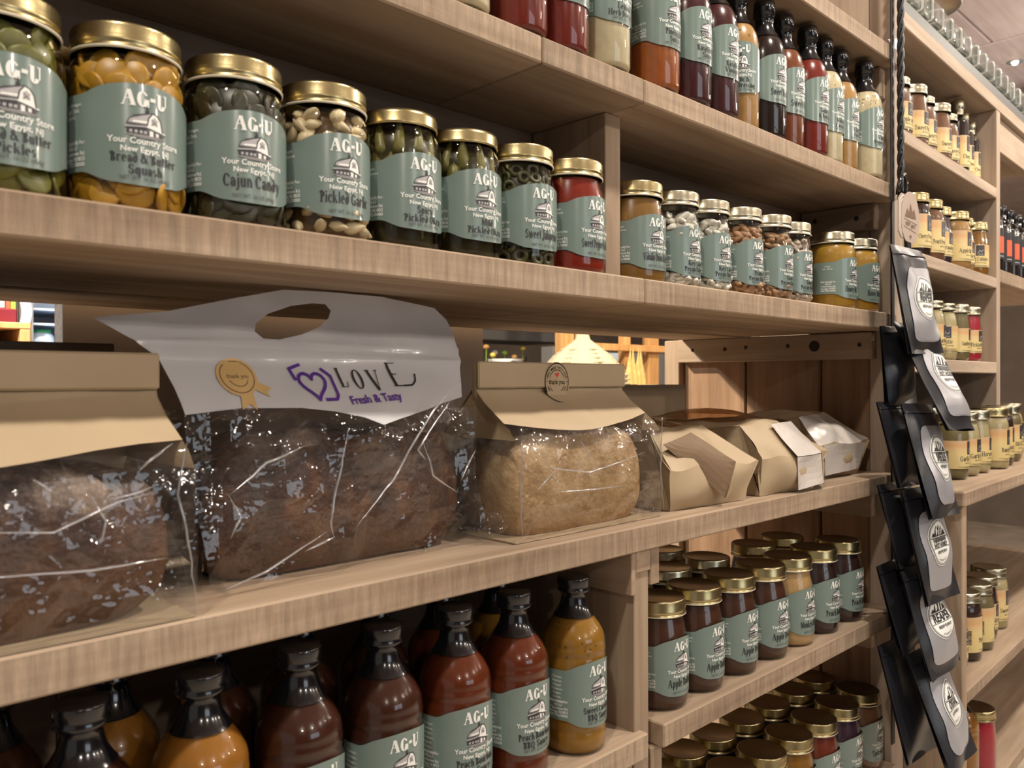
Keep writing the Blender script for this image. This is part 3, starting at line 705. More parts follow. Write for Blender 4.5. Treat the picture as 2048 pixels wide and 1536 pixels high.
def lid_mesh(style, R, z0, h):
    def f():
        mb = MB(); seg = 112
        if style == 'knurl':
            pr = [(R*0.985, z0), (R*1.012, z0 + 0.0006), (R*1.012, z0 + 0.0016), (R*0.985, z0 + 0.0026), (R*0.975, z0 + 0.0042), (R*0.995, z0 + 0.0056), (R*1.0, z0 + 0.0066), (R*0.982, z0 + 0.0080),
                  (R*0.985, z0 + h*0.52), (R*0.99, z0 + h*0.56), (R*0.99, z0 + h*0.88), (R*0.965, z0 + h*0.97), (R*0.93, z0 + h), (R*0.90, z0 + h - 0.0007), (0.0001, z0 + h - 0.0009)]
            lo, hi = z0 + h*0.54, z0 + h*0.92
            mb.lathe(pr, seg, 0, rfun=lambda r, z, i: r - (0.0009 if (lo < z < hi and i % 2) else 0.0))
            for i, f_ in enumerate(mb.f):
                if all(mb.v[k][2] > z0 + h - 0.0012 for k in f_): mb.m[i] = 1
                if all(mb.v[k][2] < z0 + 0.0018 for k in f_): mb.m[i] = 2
            return mb
        if style == 'twist':
            pr = [(R*0.97, z0), (R*1.0, z0 + 0.0012), (R*0.99, z0 + 0.002), (R*0.99, z0 + h*0.7), (R*0.96, z0 + h*0.95), (R*0.90, z0 + h), (R*0.86, z0 + h - 0.0008), (0.0001, z0 + h - 0.0008)]
            mb.lathe(pr, 64, 0)
            for i, f_ in enumerate(mb.f):
                if all(mb.v[k][2] > z0 + h - 0.001 for k in f_): mb.m[i] = 1
            return mb
        if style == 'smooth':
            pr = [(R*0.985, z0), (R*1.01, z0 + 0.0008), (R*1.01, z0 + 0.002), (R*0.98, z0 + 0.0034), (R*0.995, z0 + 0.0056), (R*0.975, z0 + 0.0076), (R*0.985, z0 + h*0.55), (R*0.985, z0 + h*0.9), (R*0.95, z0 + h), (R*0.90, z0 + h - 0.0006), (0.0001, z0 + h - 0.0008)]
            mb.lathe(pr, 48, 0)
            for i, f_ in enumerate(mb.f):
                if all(mb.v[k][2] > z0 + h - 0.001 for k in f_): mb.m[i] = 1
            return mb
    return get(('lid', style, R, z0, h), f)
def lid_obj(style, tone, kind, parent):
    R, z0, h = {'eco': (0.0345, 0.1085, 0.0185), 'mason': (0.0345, 0.1065, 0.0190), 'slim': (0.0332, 0.1065, 0.0185), 'tall': (0.0305, 0.1065, 0.0150), 'gallon': (0.046, 0.146, 0.018)}[kind]
    if style == 'twist': R, z0, h = R*0.985, z0 + 0.002, 0.0135
    mb = lid_mesh(style, R, z0, h)
    mats = {'gold': ['gold', 'lid_top_shade', 'ring_white'], 'silver': ['silver', 'lid_top_shade', 'ring_white'], 'pale': ['silver', 'silver', 'silver']}[tone]
    if style == 'twist': mats = ['gold', 'lid_top_shade', 'gold'] if tone == 'gold' else ['silver', 'silver', 'silver']
    me = get(('lidm', style, tone, kind), lambda: mb.mesh('lid', mats))
    return mk('lid', me, parent)
def sst(a, b, x):
    t = min(1.0, max(0.0, (x - a)/(b - a))); return t*t*(3 - 2*t)
def ltop(s): return 0.0600 + 0.0055*sst(-0.041, -0.024, -abs(s)) + 0.0035*math.cos(min(abs(s), 0.026)/0.026*PI/2)
def lbot(s): return 0.0080 - 0.0062*sst(-0.041, -0.021, -abs(s)) - 0.0018*math.cos(min(abs(s), 0.024)/0.024*PI/2)
def wrap(R, sc, z0):
    def f(x, y, l=0):
        a = x*sc/R; rr = R + 0.00028*(l > -1) + 0.00022 + 0.00005*l
        return (rr*math.sin(a), -rr*math.cos(a), z0 + y*sc)
    return f
def green_label(kind):
    R, sc, z0 = body_r(kind), LSC[kind], LZ[kind]
    def f():
        n = 96; s0, s1 = -0.072, 0.072
        if kind == 'dressing': s0, s1 = -0.066, 0.066
        mb = MB(); vs = []
        for i in range(n + 1):
            s = s0 + (s1 - s0)*i/n; a = s*sc/R
            for z in (lbot(s), ltop(s)): vs.append(((R + 0.00022)*math.sin(a), -(R + 0.00022)*math.cos(a), z0 + z*sc))
        mb.add(vs, [(2*i, 2*i + 2, 2*i + 3, 2*i + 1) for i in range(n)], 0, True)
        return mb.mesh('label', ['label_green'])
    return get(('label', kind), f)
INK = ['ink_grey', 'ink_dark', 'ink_white', 'ink_mid']
def barn(p, cx, cy, w, h):
    def q(pts): return [(cx + x*w, cy + y*h) for x, y in pts]
    p.layer = 0.0
    p.poly(q([(-.46, .40), (-.40, .60), (-.27, .74), (.05, .86), (.16, .90), (.08, .72), (.00, .40)]), 'ink_grey')
    p.poly(q([(-.46, .40), (.00, .40), (.01, .46), (-.445, .46)]), 'ink_mid'); p.poly(q([(-.40, .60), (-.27, .74), (.05, .86), (.13, .88), (-.22, .69)]), 'ink_mid')
    p.poly(q([(-.34, .47), (-.30, .55), (.03, .58), (.01, .50)]), 'ink_white')
    p.stroke(q([(-.46, .40), (-.40, .60), (-.27, .74), (.05, .86), (.16, .90)]), .022*w, 'ink_dark')
    p.poly(q([(.00, .26), (.06, .70), (.16, .90), (.28, .84), (.37, .64), (.42, .26)]), 'ink_white')
    p.stroke(q([(.00, .26), (.06, .70), (.16, .90), (.28, .84), (.37, .64), (.42, .26)]), .034*w, 'ink_dark')
    p.poly(q([(.13, .46), (.28, .46), (.28, .66), (.20, .76), (.13, .66)]), 'ink_grey')
    p.stroke(q([(.13, .46), (.28, .66)]), .018*w, 'ink_dark'); p.stroke(q([(.28, .46), (.13, .66)]), .018*w, 'ink_dark')
    p.poly(q([(-.50, .33), (.01, .40), (.01, .34), (-.50, .26)]), 'ink_grey'); p.poly(q([(.01, .40), (.50, .24), (.48, .18), (.01, .34)]), 'ink_white')
    p.stroke(q([(-.50, .26), (.01, .335), (.49, .18)]), .026*w, 'ink_dark')
    p.poly(q([(-.46, .06), (-.46, .25), (.01, .32), (.01, .05)]), 'ink_dark'); p.poly(q([(.01, .05), (.01, .32), (.44, .19), (.44, .03)]), 'ink_mid')
    for x in (-.40, -.28, -.16, -.06): p.poly(q([(x, .10), (x + .07, .10), (x + .07, .21), (x, .20)]), 'ink_grey')
    p.poly(q([(.08, .04), (.17, .04), (.17, .23), (.08, .25)]), 'ink_white'); p.poly(q([(.24, .07), (.31, .06), (.31, .18), (.24, .20)]), 'ink_white'); p.stroke(q([(.36, .03), (.36, .20)]), .02*w, 'ink_dark')
    for i in range(6): p.stroke(q([(-.50 + .05*i, .045 - .02*i), (.48 - .05*i, .03 - .02*i)]), .014*w, 'ink_mid' if i % 2 else 'ink_grey')
    p.poly(q([(-.02, .84), (.07, .87), (.07, .97), (.025, 1.03), (-.02, .95)]), 'ink_dark'); p.stroke(q([(.025, 1.0), (.025, 1.14)]), .022*w, 'ink_dark'); p.stroke(q([(-.05, 1.07), (.09, 1.07)]), .018*w, 'ink_dark')
    p.layer = None
def common_print(kind, variant):
    R, sc, z0 = body_r(kind), LSC[kind], LZ[kind]
    def f():
        p = P2()
        p.fancy('AG-U', 0.0, 0.0535, 0.0105, 'ink_white', 0.028, w0=0.36, t=0.09, sx=1.1)
        barn(p, 0.0, 0.0335, 0.0250, 0.0185)
        p.text('Your Country Store', 0.0, 0.0280, 0.0042, 'ink_white', 0.0455, 0.02)
        p.text('New Egypt, NJ', 0.0, 0.0225, 0.0036, 'ink_white', 0.030, 0.02)
        p.text('NET WT. 16 OZ (454g)', 0.0, 0.0035, 0.0029, 'ink_mid', 0.031, 0.0)
        ing = [['Vinegar,', 'Salt, Spices'], ['Sugar, Vinegar,', 'Water, Salt,', 'Spices'], ['Tomato', 'Peaches,', 'Vinegar,', 'Molasses,', 'Pepper,', 'Onion,', 'Natural Flavors.']][variant]
        for i, t in enumerate(ing): p.text(t, -0.0490, 0.0520 - 0.0042*i, 0.0024, 'ink_white', 0.02, 0.0)
        for i, t in enumerate(['Made Especially For:', 'AG-U', '17 Jacobstown Rd.', 'New Egypt, NJ 08533', '609-752-0000']): p.text(t, -0.0480, 0.0265 - 0.0037*i, 0.0027, 'ink_white', 0.0215, 0.012)
        p.rect(0.046, 0.064, 0.014, 0.052, 'ink_white')
        y = 0.017
        random.seed(5)
        while y < 0.049:
            h = random.choice((0.0004, 0.0008, 0.0012)); p.rect(0.048, 0.062, y, y + h, 'ink_dark'); y += h + random.choice((0.0004, 0.0008))
        return p.build('print', INK, wrap(R, sc, z0), 0.004)
    return get(('print', kind, variant), f)
def name_print(kind, lines):
    R, sc, z0 = body_r(kind), LSC[kind], LZ[kind]
    def f():
        p = P2()
        if len(lines) == 1: p.fancy(lines[0], 0.0, 0.0115, 0.0092, 'ink_dark', 0.044)
        else:
            p.fancy(lines[0], 0.0, 0.0152, 0.0064, 'ink_dark', 0.042); p.fancy(lines[1], 0.0, 0.0074, 0.0064, 'ink_dark', 0.042)
        return p.build('product_name', INK, wrap(R, sc, z0), 0.004)
    return get(('name', kind, tuple(lines)), f)
# contents colours: (core colour, roughness)
for nm, c, r in [('brine_green', (0.045, 0.042, 0.008), .35), ('brine_gold', (0.22, 0.105, 0.010), .3), ('brine_dark', (0.012, 0.011, 0.006), .3), ('brine_garlic', (0.085, 0.045, 0.014), .3), ('brine_okra', (0.028, 0.023, 0.006), .3),
                 ('brine_olive', (0.022, 0.020, 0.007), .3), ('relish_red', (0.20, 0.018, 0.007), .25), ('onion_amber', (0.20, 0.10, 0.022), .3), ('nut_shadow', (0.10, 0.085, 0.07), .7), ('mustard', (0.34, 0.185, 0.022), .35),
                 ('cream', (0.52, 0.44, 0.28), .3), ('sauce_red', (0.16, 0.020, 0.012), .25), ('sauce_orange', (0.30, 0.085, 0.02), .25), ('sauce_plum', (0.055, 0.014, 0.016), .25), ('sauce_black', (0.020, 0.012, 0.010), .2), ('sauce_rust', (0.16, 0.045, 0.018), .25),
                 ('bbq_gold', (0.25, 0.12, 0.017), .25), ('bbq_red', (0.10, 0.020, 0.006), .2), ('bbq_brown', (0.042, 0.013, 0.007), .2), ('bbq_amber', (0.26, 0.105, 0.015), .25), ('butter_brown', (0.055, 0.020, 0.010), .3), ('butter_tan', (0.42, 0.26, 0.11), .35),
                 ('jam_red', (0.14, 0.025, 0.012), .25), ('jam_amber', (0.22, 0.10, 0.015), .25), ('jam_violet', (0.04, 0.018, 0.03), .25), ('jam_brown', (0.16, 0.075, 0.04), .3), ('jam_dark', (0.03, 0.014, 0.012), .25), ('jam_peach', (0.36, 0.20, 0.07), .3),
                 ('dip_pale', (0.40, 0.33, 0.18), .35), ('dip_olive', (0.15, 0.12, 0.05), .35), ('pickle_red', (0.33, 0.015, 0.03), .3)]:
    plain(nm, c, r, var=0.10, vscale=90.0, spec=0.3)
plain('slice_green', (0.12, 0.115, 0.015), .4, var=.3, vscale=60); plain('slice_gold', (0.40, 0.205, 0.014), .4, var=.2, vscale=60); plain('slice_dark', (0.026, 0.024, 0.009), .4, var=.4, vscale=90)
plain('clove', (0.62, 0.50, 0.30), .4, var=.12, vscale=60); plain('okra', (0.135, 0.120, 0.022), .4, var=.3, vscale=50); plain('jalapeno', (0.050, 0.048, 0.012), .4, var=.3, vscale=80)
plain('nut_white', (0.60, 0.57, 0.50), .7, var=.35, vscale=120); plain('nut_brown', (0.30, 0.155, 0.07), .5, var=.35, vscale=120); plain('nut_tan', (0.34, 0.20, 0.105), .5, var=.3, vscale=120); plain('nut_dusty', (0.42, 0.34, 0.28), .7, var=.35, vscale=120)
plain('speck', (0.05, 0.045, 0.02), .6)
def piece_mesh(kind):
    def f():
        mb = MB()
        if kind == 'slice':
            mb.lathe([(0.0001, -0.0018), (0.0118, -0.0018), (0.0135, -0.0006), (0.0135, 0.0006), (0.0118, 0.0018), (0.0001, 0.0018)], 14)
        elif kind == 'clove':
            pr = [(0.0004, -0.0092), (0.0045, -0.0075), (0.0066, -0.003), (0.0062, 0.002), (0.0040, 0.007), (0.0016, 0.0105), (0.0003, 0.0118)]
            mb.lathe(pr, 9, rfun=lambda r, z, i: r*(1.0 if i not in (0, 1, 8) else 0.72))
        elif kind == 'pod':
            pr = [(0.0005, -0.042), (0.0030, -0.030), (0.0055, -0.012), (0.0068, 0.006), (0.0062, 0.014), (0.0035, 0.017), (0.0022, 0.022), (0.0005, 0.0225)]
            mb.lathe(pr, 10, rfun=lambda r, z, i: r*(1.0 if i % 2 else 0.86))
        elif kind == 'podring':
            pr = [(0.0040, -0.002), (0.0085, -0.0022), (0.0095, 0.0), (0.0085, 0.0022), (0.0040, 0.002), (0.0036, 0.0), (0.0040, -0.002)]
            mb.lathe(pr, 14)
        elif kind == 'nut':
            pr = [(0.0005, -0.0105), (0.0036, -0.0085), (0.0056, -0.003), (0.0058, 0.003), (0.0040, 0.0080), (0.0005, 0.0105)]
            mb.lathe(pr, 10, rfun=lambda r, z, i: r*(0.62 if i in (0, 5) else (0.9 if i % 2 else 1.0)))
        return mb.mesh(kind, ['clove'])
    return get(('piece', kind), f)
PIECES = {  # pieces: mesh, material, name, core, ring layers (z, count, tilt)
 'pickle': ('slice', 'slice_green', 'pickle_slice', 'brine_green'), 'squash': ('slice', 'slice_gold', 'squash_slice', 'brine_gold'), 'cajun': ('slice', 'slice_dark', 'pickle_slice', 'brine_dark'),
 'garlic': ('clove', 'clove', 'garlic_clove', 'brine_garlic'), 'okra': ('pod', 'okra', 'okra_pod', 'brine_okra'), 'jalap': ('podring', 'jalapeno', 'pepper_ring', 'brine_olive'),
 'nutw': ('nut', 'nut_white', 'pecan_half', 'nut_shadow'), 'nutb': ('nut', 'nut_brown', 'pecan_half', 'nut_shadow'), 'nutt': ('nut', 'nut_tan', 'pecan_half', 'nut_shadow'), 'nutd': ('nut', 'nut_dusty', 'pecan_half', 'nut_shadow')}
def contents(cont, kind, parent, rnd):
    if cont in PIECES:
        pk, mat, nm, core = PIECES[cont]
        nut = cont.startswith('nut')
        inset = 0.0085 if nut else 0.0075
        top = 0.088 if nut else 0.104
        c = mk('contents', core_mesh(kind, inset, top), parent, mat=core)
        me = piece_mesh(pk)
        if pk == 'pod':
            for k in range(13):
                a = -PI/2 - PI*0.85 + k*(1.7*PI/12) + rnd.uniform(-.06, .06)
                mk(nm, me, c, (0.0275*math.cos(a), 0.0275*math.sin(a), rnd.uniform(0.056, 0.074)), (rnd.uniform(-.08, .08), rnd.uniform(-.08, .08), rnd.uniform(0, 6)), (1, 1, rnd.uniform(0.95, 1.15)), mat)
            for k in range(7):
                a = -PI/2 - PI*0.6 + k*(1.2*PI/6)
                mk(nm, me, c, (0.0255*math.cos(a), 0.0255*math.sin(a), rnd.uniform(0.090, 0.094)), (PI + rnd.uniform(-.2, .2), rnd.uniform(-.2, .2), rnd.uniform(0, 6)), (1, 1, 0.55), mat)
        else:
            lay = [(0.010, 9), (0.021, 8), (0.082, 8), (0.092, 9), (0.100, 7)] if not nut else [(0.0065, 12), (0.0125, 12), (0.019, 10), (0.070, 9), (0.079, 12), (0.087, 11), (0.094, 9)]
            for z, n in lay:
                for k in range(n):
                    a = -PI/2 - PI*0.78 + (k + rnd.uniform(.2, .8))*(1.5*PI/n)
                    if pk == 'slice':
                        rr = min(r_at(kind, z) - 0.0062, r_at(kind, min(z + .01, .112)) - 0.0045); rot = (PI/2 + rnd.uniform(-.3, .3), rnd.uniform(-.4, .4), a + PI/2 + rnd.uniform(-.35, .35)); s = rnd.uniform(.75, 1.0)
                        z2 = max(z, 0.0145*s)
                    elif pk == 'podring':
                        rr = r_at(kind, z) - 0.0066; rot = (PI/2 + rnd.uniform(-.4, .4), 0, a + PI/2 + rnd.uniform(-.3, .3)); s = rnd.uniform(.75, 1.0); z2 = max(z, 0.011*s)
                    else:
                        rr = r_at(kind, z) - (0.0085 if pk == 'clove' else 0.0070); rot = (rnd.uniform(-1.2, 1.2), PI/2 + rnd.uniform(-.9, .9), a + PI/2 + rnd.uniform(-.5, .5)); s = rnd.uniform(.8, 1.1); z2 = max(z, 0.0072*s + 0.002)
                    mk(nm, me, c, (rr*math.cos(a), rr*math.sin(a), z2 + (rnd.uniform(-.001, .001))), rot, (s, s, s), mat)
        return c
    top = {'slim': 0.105, 'eco': 0.1065, 'mason': 0.1050, 'tall': 0.102, 'dressing': 0.1500, 'bbq': 0.150, 'spirit': 0.125, 'gallon': 0.13}[kind]
    c = mk('contents', core_mesh(kind, 0.0014, top), parent, mat=cont)
    return c
def specks(kind, parent, rnd, n, zs):
    mb = MB()
    for k in range(n):
        a = -PI/2 + rnd.uniform(-2.4, 1.2); z = rnd.uniform(*zs); r = r_at(kind, z) - 0.0009; s = rnd.uniform(.0003, .0011)
        c = Vector((r*math.cos(a), r*math.sin(a), z)); t = Vector((-math.sin(a), math.cos(a), 0))
        q = rnd.uniform(0, PI); ex = t*math.cos(q) + Vector((0, 0, 1))*math.sin(q); ey = -t*math.sin(q) + Vector((0, 0, 1))*math.cos(q)
        mb.add([c + ex*s*1.5, c + ey*s*.7, c - ex*s*1.5, c - ey*s*.7], [(0, 1, 2, 3)])
    o = part('herb_flecks', mb, 'speck', parent); o['kind'] = 'stuff'
JR = random.Random(11)
def jar(kind, x, y, z, cont, lid, lines, label, group=None, rz=None, var=0, cat='jar', nm='glass_jar', fleck=None, sz=1.0):
    rz = JR.uniform(-.06, .06) if rz is None else rz
    t = root(nm, (x, y, z + ZC + 0.0004), label, cat, group, rz)
    t.scale = (1, 1, sz)
    mk('glass', glass_mesh(kind), t)
    c = contents(cont, kind, t, JR)
    if fleck: specks(kind, c, JR, fleck[0], fleck[1:])
    if kind in ('eco', 'mason', 'slim', 'tall', 'gallon'):
        lid_obj(lid[0], lid[1], kind, t)
    elif kind == 'dressing':
        def f():
            mb = MB()
            mb.lathe([(0.0128, 0.141), (0.0127, 0.150), (0.0124, 0.158), (0.0120, 0.170), (0.0128, 0.1705), (0.0124, 0.1715), (0.0146, 0.1725), (0.0146, 0.190), (0.0132, 0.1935), (0.0001, 0.1935)], 40, rfun=lambda r, z, i: (max(r, r_at('dressing', z) + 0.0004) if z < 0.16 else r) - (0.0004 if (0.173 < z < 0.191 and i % 2) else 0))
            return mb.mesh('cap', ['black_gloss'])
        mk('cap', get(('cap', 'dressing'), f), t)
    elif kind == 'bbq':
        def f1():
            return MB().lathe([(0.0001, 0.177), (0.0145, 0.177), (0.0170, 0.176), (0.0173, 0.174), (0.0173, 0.1675), (0.0160, 0.1655), (0.0172, 0.164), (0.0172, 0.162), (0.0150, 0.160)][::-1], 56, rfun=lambda r, z, i: r - (0.0004 if (0.1655 < z < 0.175 and i % 2) else 0)).mesh('cap', ['black_gloss'])
        def f2():
            return MB().lathe([(r_at('bbq', q) + 0.0007, q) for q in (0.1365, 0.139, 0.1425, 0.146, 0.150, 0.155, 0.1595)] + [(0.0150, 0.1605)], 40).mesh('neck_band', ['black_gloss'])
        mk('cap', get(('cap', 'bbq'), f1), t); mk('neck_band', get(('band', 'bbq'), f2), t)
    if lines:
        lb = mk('label', green_label(kind), t)
        mk('print', common_print(kind, var), lb)['kind'] = 'stuff'
        mk('product_name', name_print(kind, lines), lb)['kind'] = 'stuff'
    return t
# ---- pickle shelf (second from the top)
ZA = 0.1098; YA = D + 0.008 + 0.037
G = 'pickle jars in a row'
KG, KS = ('knurl', 'gold'), ('twist', 'gold')
KR = ('knurl', 'silver')
for x, dy, ki, ct, lid, ln, lb in [
 (0.1192, 0, 'eco', 'pickle', KG, ['Bread & Butter', 'Pickles'], 'jar of green sliced pickles cut off by the left edge of the picture'),
 (0.1944, 0, 'eco', 'squash', KG, ['Bread & Butter', 'Squash'], 'jar of bright yellow squash slices under a gold lid'),
 (0.2700, 0, 'eco', 'cajun', KG, ['Cajun Candy'], 'jar of very dark green pickles beside the yellow squash jar'),
 (0.3447, 0, 'eco', 'garlic', KG, ['Pickled Garlic'], 'jar packed with pale whole garlic cloves'),
 (0.4195, 0.001, 'eco', 'okra', KS, ['Spicy', 'Pickled Okra'], 'flat-lidded jar of okra pods right of the garlic jar'),
 (0.4940, 0.004, 'eco', 'okra', KS, ['Mild', 'Pickled Okra'], 'flat-lidded jar of okra pods left of the green pepper ring jar'),
 (0.5690, 0.004, 'mason', 'jalap', KG, ['Sweet Jalapenos'], 'jar of dark green pepper rings next to the red relish jar'),
 (0.6445, 0.003, 'mason', 'relish_red', KG, ['Sweet Pepper Relish'], 'jar of bright red pepper relish left of the wooden divider'),
 (0.7675, 0.014, 'mason', 'onion_amber', KG, ['Vidalia Onion Relish'], 'jar of amber onion relish just right of the wooden divider'),
 (0.8400, 0.010, 'slim', 'nutw', KR, ['Key Lime', 'Pecan Halves'], 'jar of white-dusted pecans beside the amber relish'),
 (0.9100, 0.010, 'slim', 'nutw', KR, ['Key Lime', 'Pecan Halves'], 'jar of white-dusted pecans beside the brown pecans'),
 (0.9810, 0.004, 'slim', 'nutb', KR, ['Praline', 'Pecan Halves'], 'jar of glossy brown pecans, first of the two brown ones'),
 (1.0560, 0.000, 'slim', 'nutt', KR, ['Sweet', 'Pecan Halves'], 'jar of light brown pecans, second of the two brown ones'),
 (1.1270, 0.006, 'slim', 'nutd', KR, ['Sweet', 'Pecan Halves'], 'jar of grey dusty pecans beside the mustard jars'),
 (1.2586, 0, 'eco', 'mustard', KR, ['Honey Mustard'], 'wide jar of yellow mustard right of the pecans'),
 (1.3475, 0, 'eco', 'mustard', KR, ['Honey Mustard'], 'last yellow mustard jar at the right end of the shelf')]:
    jar(ki, x, YA + dy, ZA, ct, lid, ln, lb, G, var=JR.choice((0, 1)), sz=0.943)
for x, ct, lb in [(0.1560, 'pickle', 'jar half hidden behind the green pickle and squash jars'), (0.2310, 'squash', 'jar half hidden behind the squash and dark pickle jars')]:
    jar('eco', x, YA + 0.066, ZA, ct, KG, ['Pickled Garlic'], lb, 'jars in the back row', sz=0.943)
# ---- dressing shelf (third from the counter, above the pickles)
ZCt = 0.3244; YC = D - 0.003 + 0.029
G = 'sauce and dressing bottles in a row'
FL = (70, 0.05, 0.148)
for x, dy, ct, fl, ln, rz, lb in [
 (0.4715, 0, 'cream', FL, ['Ranch', 'Dressing'], 0, 'creamy white dressing bottle, leftmost visible on its shelf'),
 (0.5455, 0, 'sauce_red', None, ['Raspberry', 'Sauce'], 0, 'dark red sauce bottle beside the creamy white one'),
 (0.6080, .002, 'sauce_red', None, ['Cherry', 'Sauce'], 0, 'red sauce bottle just left of the flecked lemon dressing'),
 (0.6740, 0, 'cream', FL, ['Lemon', 'Herb Dressing'], 0, 'cream dressing bottle with dark flecks between red and orange sauces'),
 (0.7647, 0, 'sauce_orange', None, ['Pineapple', 'Sauce'], 0, 'orange-brown fruit sauce bottle right of the flecked cream bottle'),
 (0.8300, 0, 'sauce_plum', None, ['Raspberry', 'Sauce'], 0, 'dark plum sauce bottle right of the orange-brown one'),
 (0.8960, .003, 'sauce_plum', None, ['Raspberry', 'Vinaigrette'], 0, 'dark plum vinaigrette bottle left of the yellow-tan dressing'),
 (0.9640, .012, 'jam_peach', FL, ['Garlic &', 'Onion Dressing'], -0.85, 'yellow-tan dressing bottle turned so its label faces the viewer'),
 (1.0250, .006, 'sauce_black', None, ['Sweet Bourbon'], 0, 'almost black sauce bottle right of the yellow-tan dressing'),
 (1.0860, .010, 'sauce_rust', None, ['Sweet Onion'], 0, 'rust-brown sauce bottle half hidden by the black one'),
 (1.1465, .003, 'sauce_red', None, ['Summer', '& Bourbon'], 0, 'red-brown sauce bottle left of the three pale dressings'),
 (1.2065, .007, 'cream', FL, ['Vidalia &', 'Cucumber'], 0, 'pale speckled dressing bottle, first of the last three'),
 (1.2670, .010, 'jam_peach', FL, ['Vidalia', 'Onion'], 0, 'pale tan dressing bottle, middle of the last three'),
 (1.3380, 0, 'cream', (110, 0.112, 0.15), ['Vidalia', 'Peppercorn'], 0, 'cream peppercorn dressing bottle at the right end of its shelf')]:
    jar('dressing', x, YC + dy, ZCt, ct, None, ln, lb, G, rz=rz + JR.uniform(-.04, .04), cat='bottle', nm='sauce_bottle', fleck=fl, var=JR.choice((0, 1)))
# ---- barbecue sauce shelf, lower left
ZE = -0.3819; YB = D + 0.006 + 0.034
G = 'barbecue sauce bottles in the front row'
for x, ct, ln, lb, fl in [
 (0.0850, 'bbq_brown', ['Peach Bourbon', 'BBQ Sauce'], 'dark barbecue sauce bottle mostly below the lower left picture edge', None),
 (0.1630, 'bbq_brown', ['Peach Bourbon', 'BBQ Sauce'], 'dark brown barbecue bottle left of the orange mustard-coloured one', None),
 (0.2411, 'bbq_amber', ['Sweet Carolina', 'BBQ Sauce'], 'orange barbecue bottle with black cap at the lower left', None),
 (0.3190, 'bbq_brown', ['Peach Bourbon', 'BBQ Sauce'], 'dark brown barbecue bottle right of the orange one', None),
 (0.3974, 'bbq_brown', ['Peach Bourbon', 'BBQ Sauce'], 'red-brown barbecue bottle, fourth from the golden right-hand one', None),
 (0.4763, 'bbq_red', ['Peach Bourbon', 'BBQ Sauce'], 'red barbecue bottle, third from the divider', None),
 (0.5520, 'bbq_red', ['Peach Bourbon', 'BBQ Sauce'], 'red barbecue bottle next to the golden one', None),
 (0.6396, 'bbq_gold', ['Sweet Carolina', 'BBQ Sauce'], 'golden mustard barbecue bottle beside the lower divider', (60, 0.1, 0.14))]:
    jar('bbq', x, YB, ZE, ct, None, ln, lb, G, cat='bottle', nm='barbecue_bottle', fleck=fl, var=2)
for k, x in enumerate((0.125, 0.203, 0.281, 0.359, 0.438, 0.516, 0.594)):
    ct = ['bbq_brown', 'bbq_amber', 'bbq_brown', 'bbq_brown', 'bbq_brown', 'bbq_red', 'bbq_gold'][k]
    jar('bbq', x, YB + 0.071, ZE, ct, None, None, 'shadowed barbecue bottle behind the front row, ' + ['first', 'second', 'third', 'fourth', 'fifth', 'sixth', 'seventh'][k] + ' from the left', 'barbecue bottles in the back row', cat='bottle', nm='barbecue_bottle')
# ---- fruit butter shelf, lower right
YE = D + 0.01 + 0.0375
G = 'fruit butter jars in the front row'
for x, ct, ln, lb in [
 (0.7960, 'butter_brown', ['Apple Butter'], 'dark apple butter jar partly hidden by the lower divider'),
 (0.8745, 'butter_brown', ['Apple Butter'], 'dark fruit butter jar, second from the lower divider'),
 (0.9570, 'butter_brown', ['Apple Pecan'], 'dark fruit butter jar, third from the lower divider'),
 (1.0400, 'butter_brown', ['Apple Pecan'], 'dark fruit butter jar just left of the tan one'),
 (1.1185, 'butter_tan', ['Monkey Butter'], 'tan fruit butter jar among the dark brown jars'),
 (1.2018, 'jam_dark', ['Peach Butter'], 'dark fruit butter jar just right of the tan one'),
 (1.2882, 'jam_dark', ['Peach Butter'], 'last fruit butter jar at the right end beside the black pouches')]:
    jar('mason', x, YE, ZE, ct, KG, ln, lb, G, var=JR.choice((0, 1)))
for x, y, lb in [(0.8355, 0.6535, 'dark jar behind the two fruit butter jars nearest the divider'), (0.9300, 0.6580, 'dark jar second from the divider in the back row of fruit butters'), (1.0260, 0.6560, 'dark jar third from the divider in the back row of fruit butters'),
                 (1.0240, 0.7340, 'dark jar in the rearmost row near the lit post'), (1.1610, 0.6560, 'dark jar behind the tan fruit butter jar'), (1.2520, 0.6560, 'dark jar at the back right, behind the last fruit butters')]:
    jar('mason', x, y, ZE, 'butter_brown', KG if x > 1.1 else KR, ['Apple Butter'], lb, 'fruit butter jars in the back rows')
# ---- jam shelf, lowest in the picture
ZF = -0.644
G = 'jam jars on the lowest shelf'
for x, ct, ln, lb in [
 (0.8860, 'jam_amber', ['Peach Jam'], 'jam jar at the lower picture edge, only its round lid showing'),
 (0.9650, 'jam_amber', ['Peach Jam'], 'front jam jar with a large gold lid, second from the left'),
 (1.0430, 'jam_amber', ['Peach Jam'], 'front jam jar with gold lid left of the amber jam'),
 (1.1220, 'jam_amber', ['Peach Jam'], 'amber jam jar on the lowest shelf'),
 (1.2020, 'jam_red', ['Berry Jam'], 'red jam jar between the amber and violet ones'),
 (1.2830, 'jam_violet', ['Grape Jam'], 'violet jam jar, second from the right on the lowest shelf'),
 (1.3640, 'jam_brown', ['Spiced Jam'], 'brown spiced jam jar at the right end of the lowest shelf')]:
    jar('mason', x, YE, ZF, ct, KG, ln, lb, G, var=JR.choice((0, 1)))
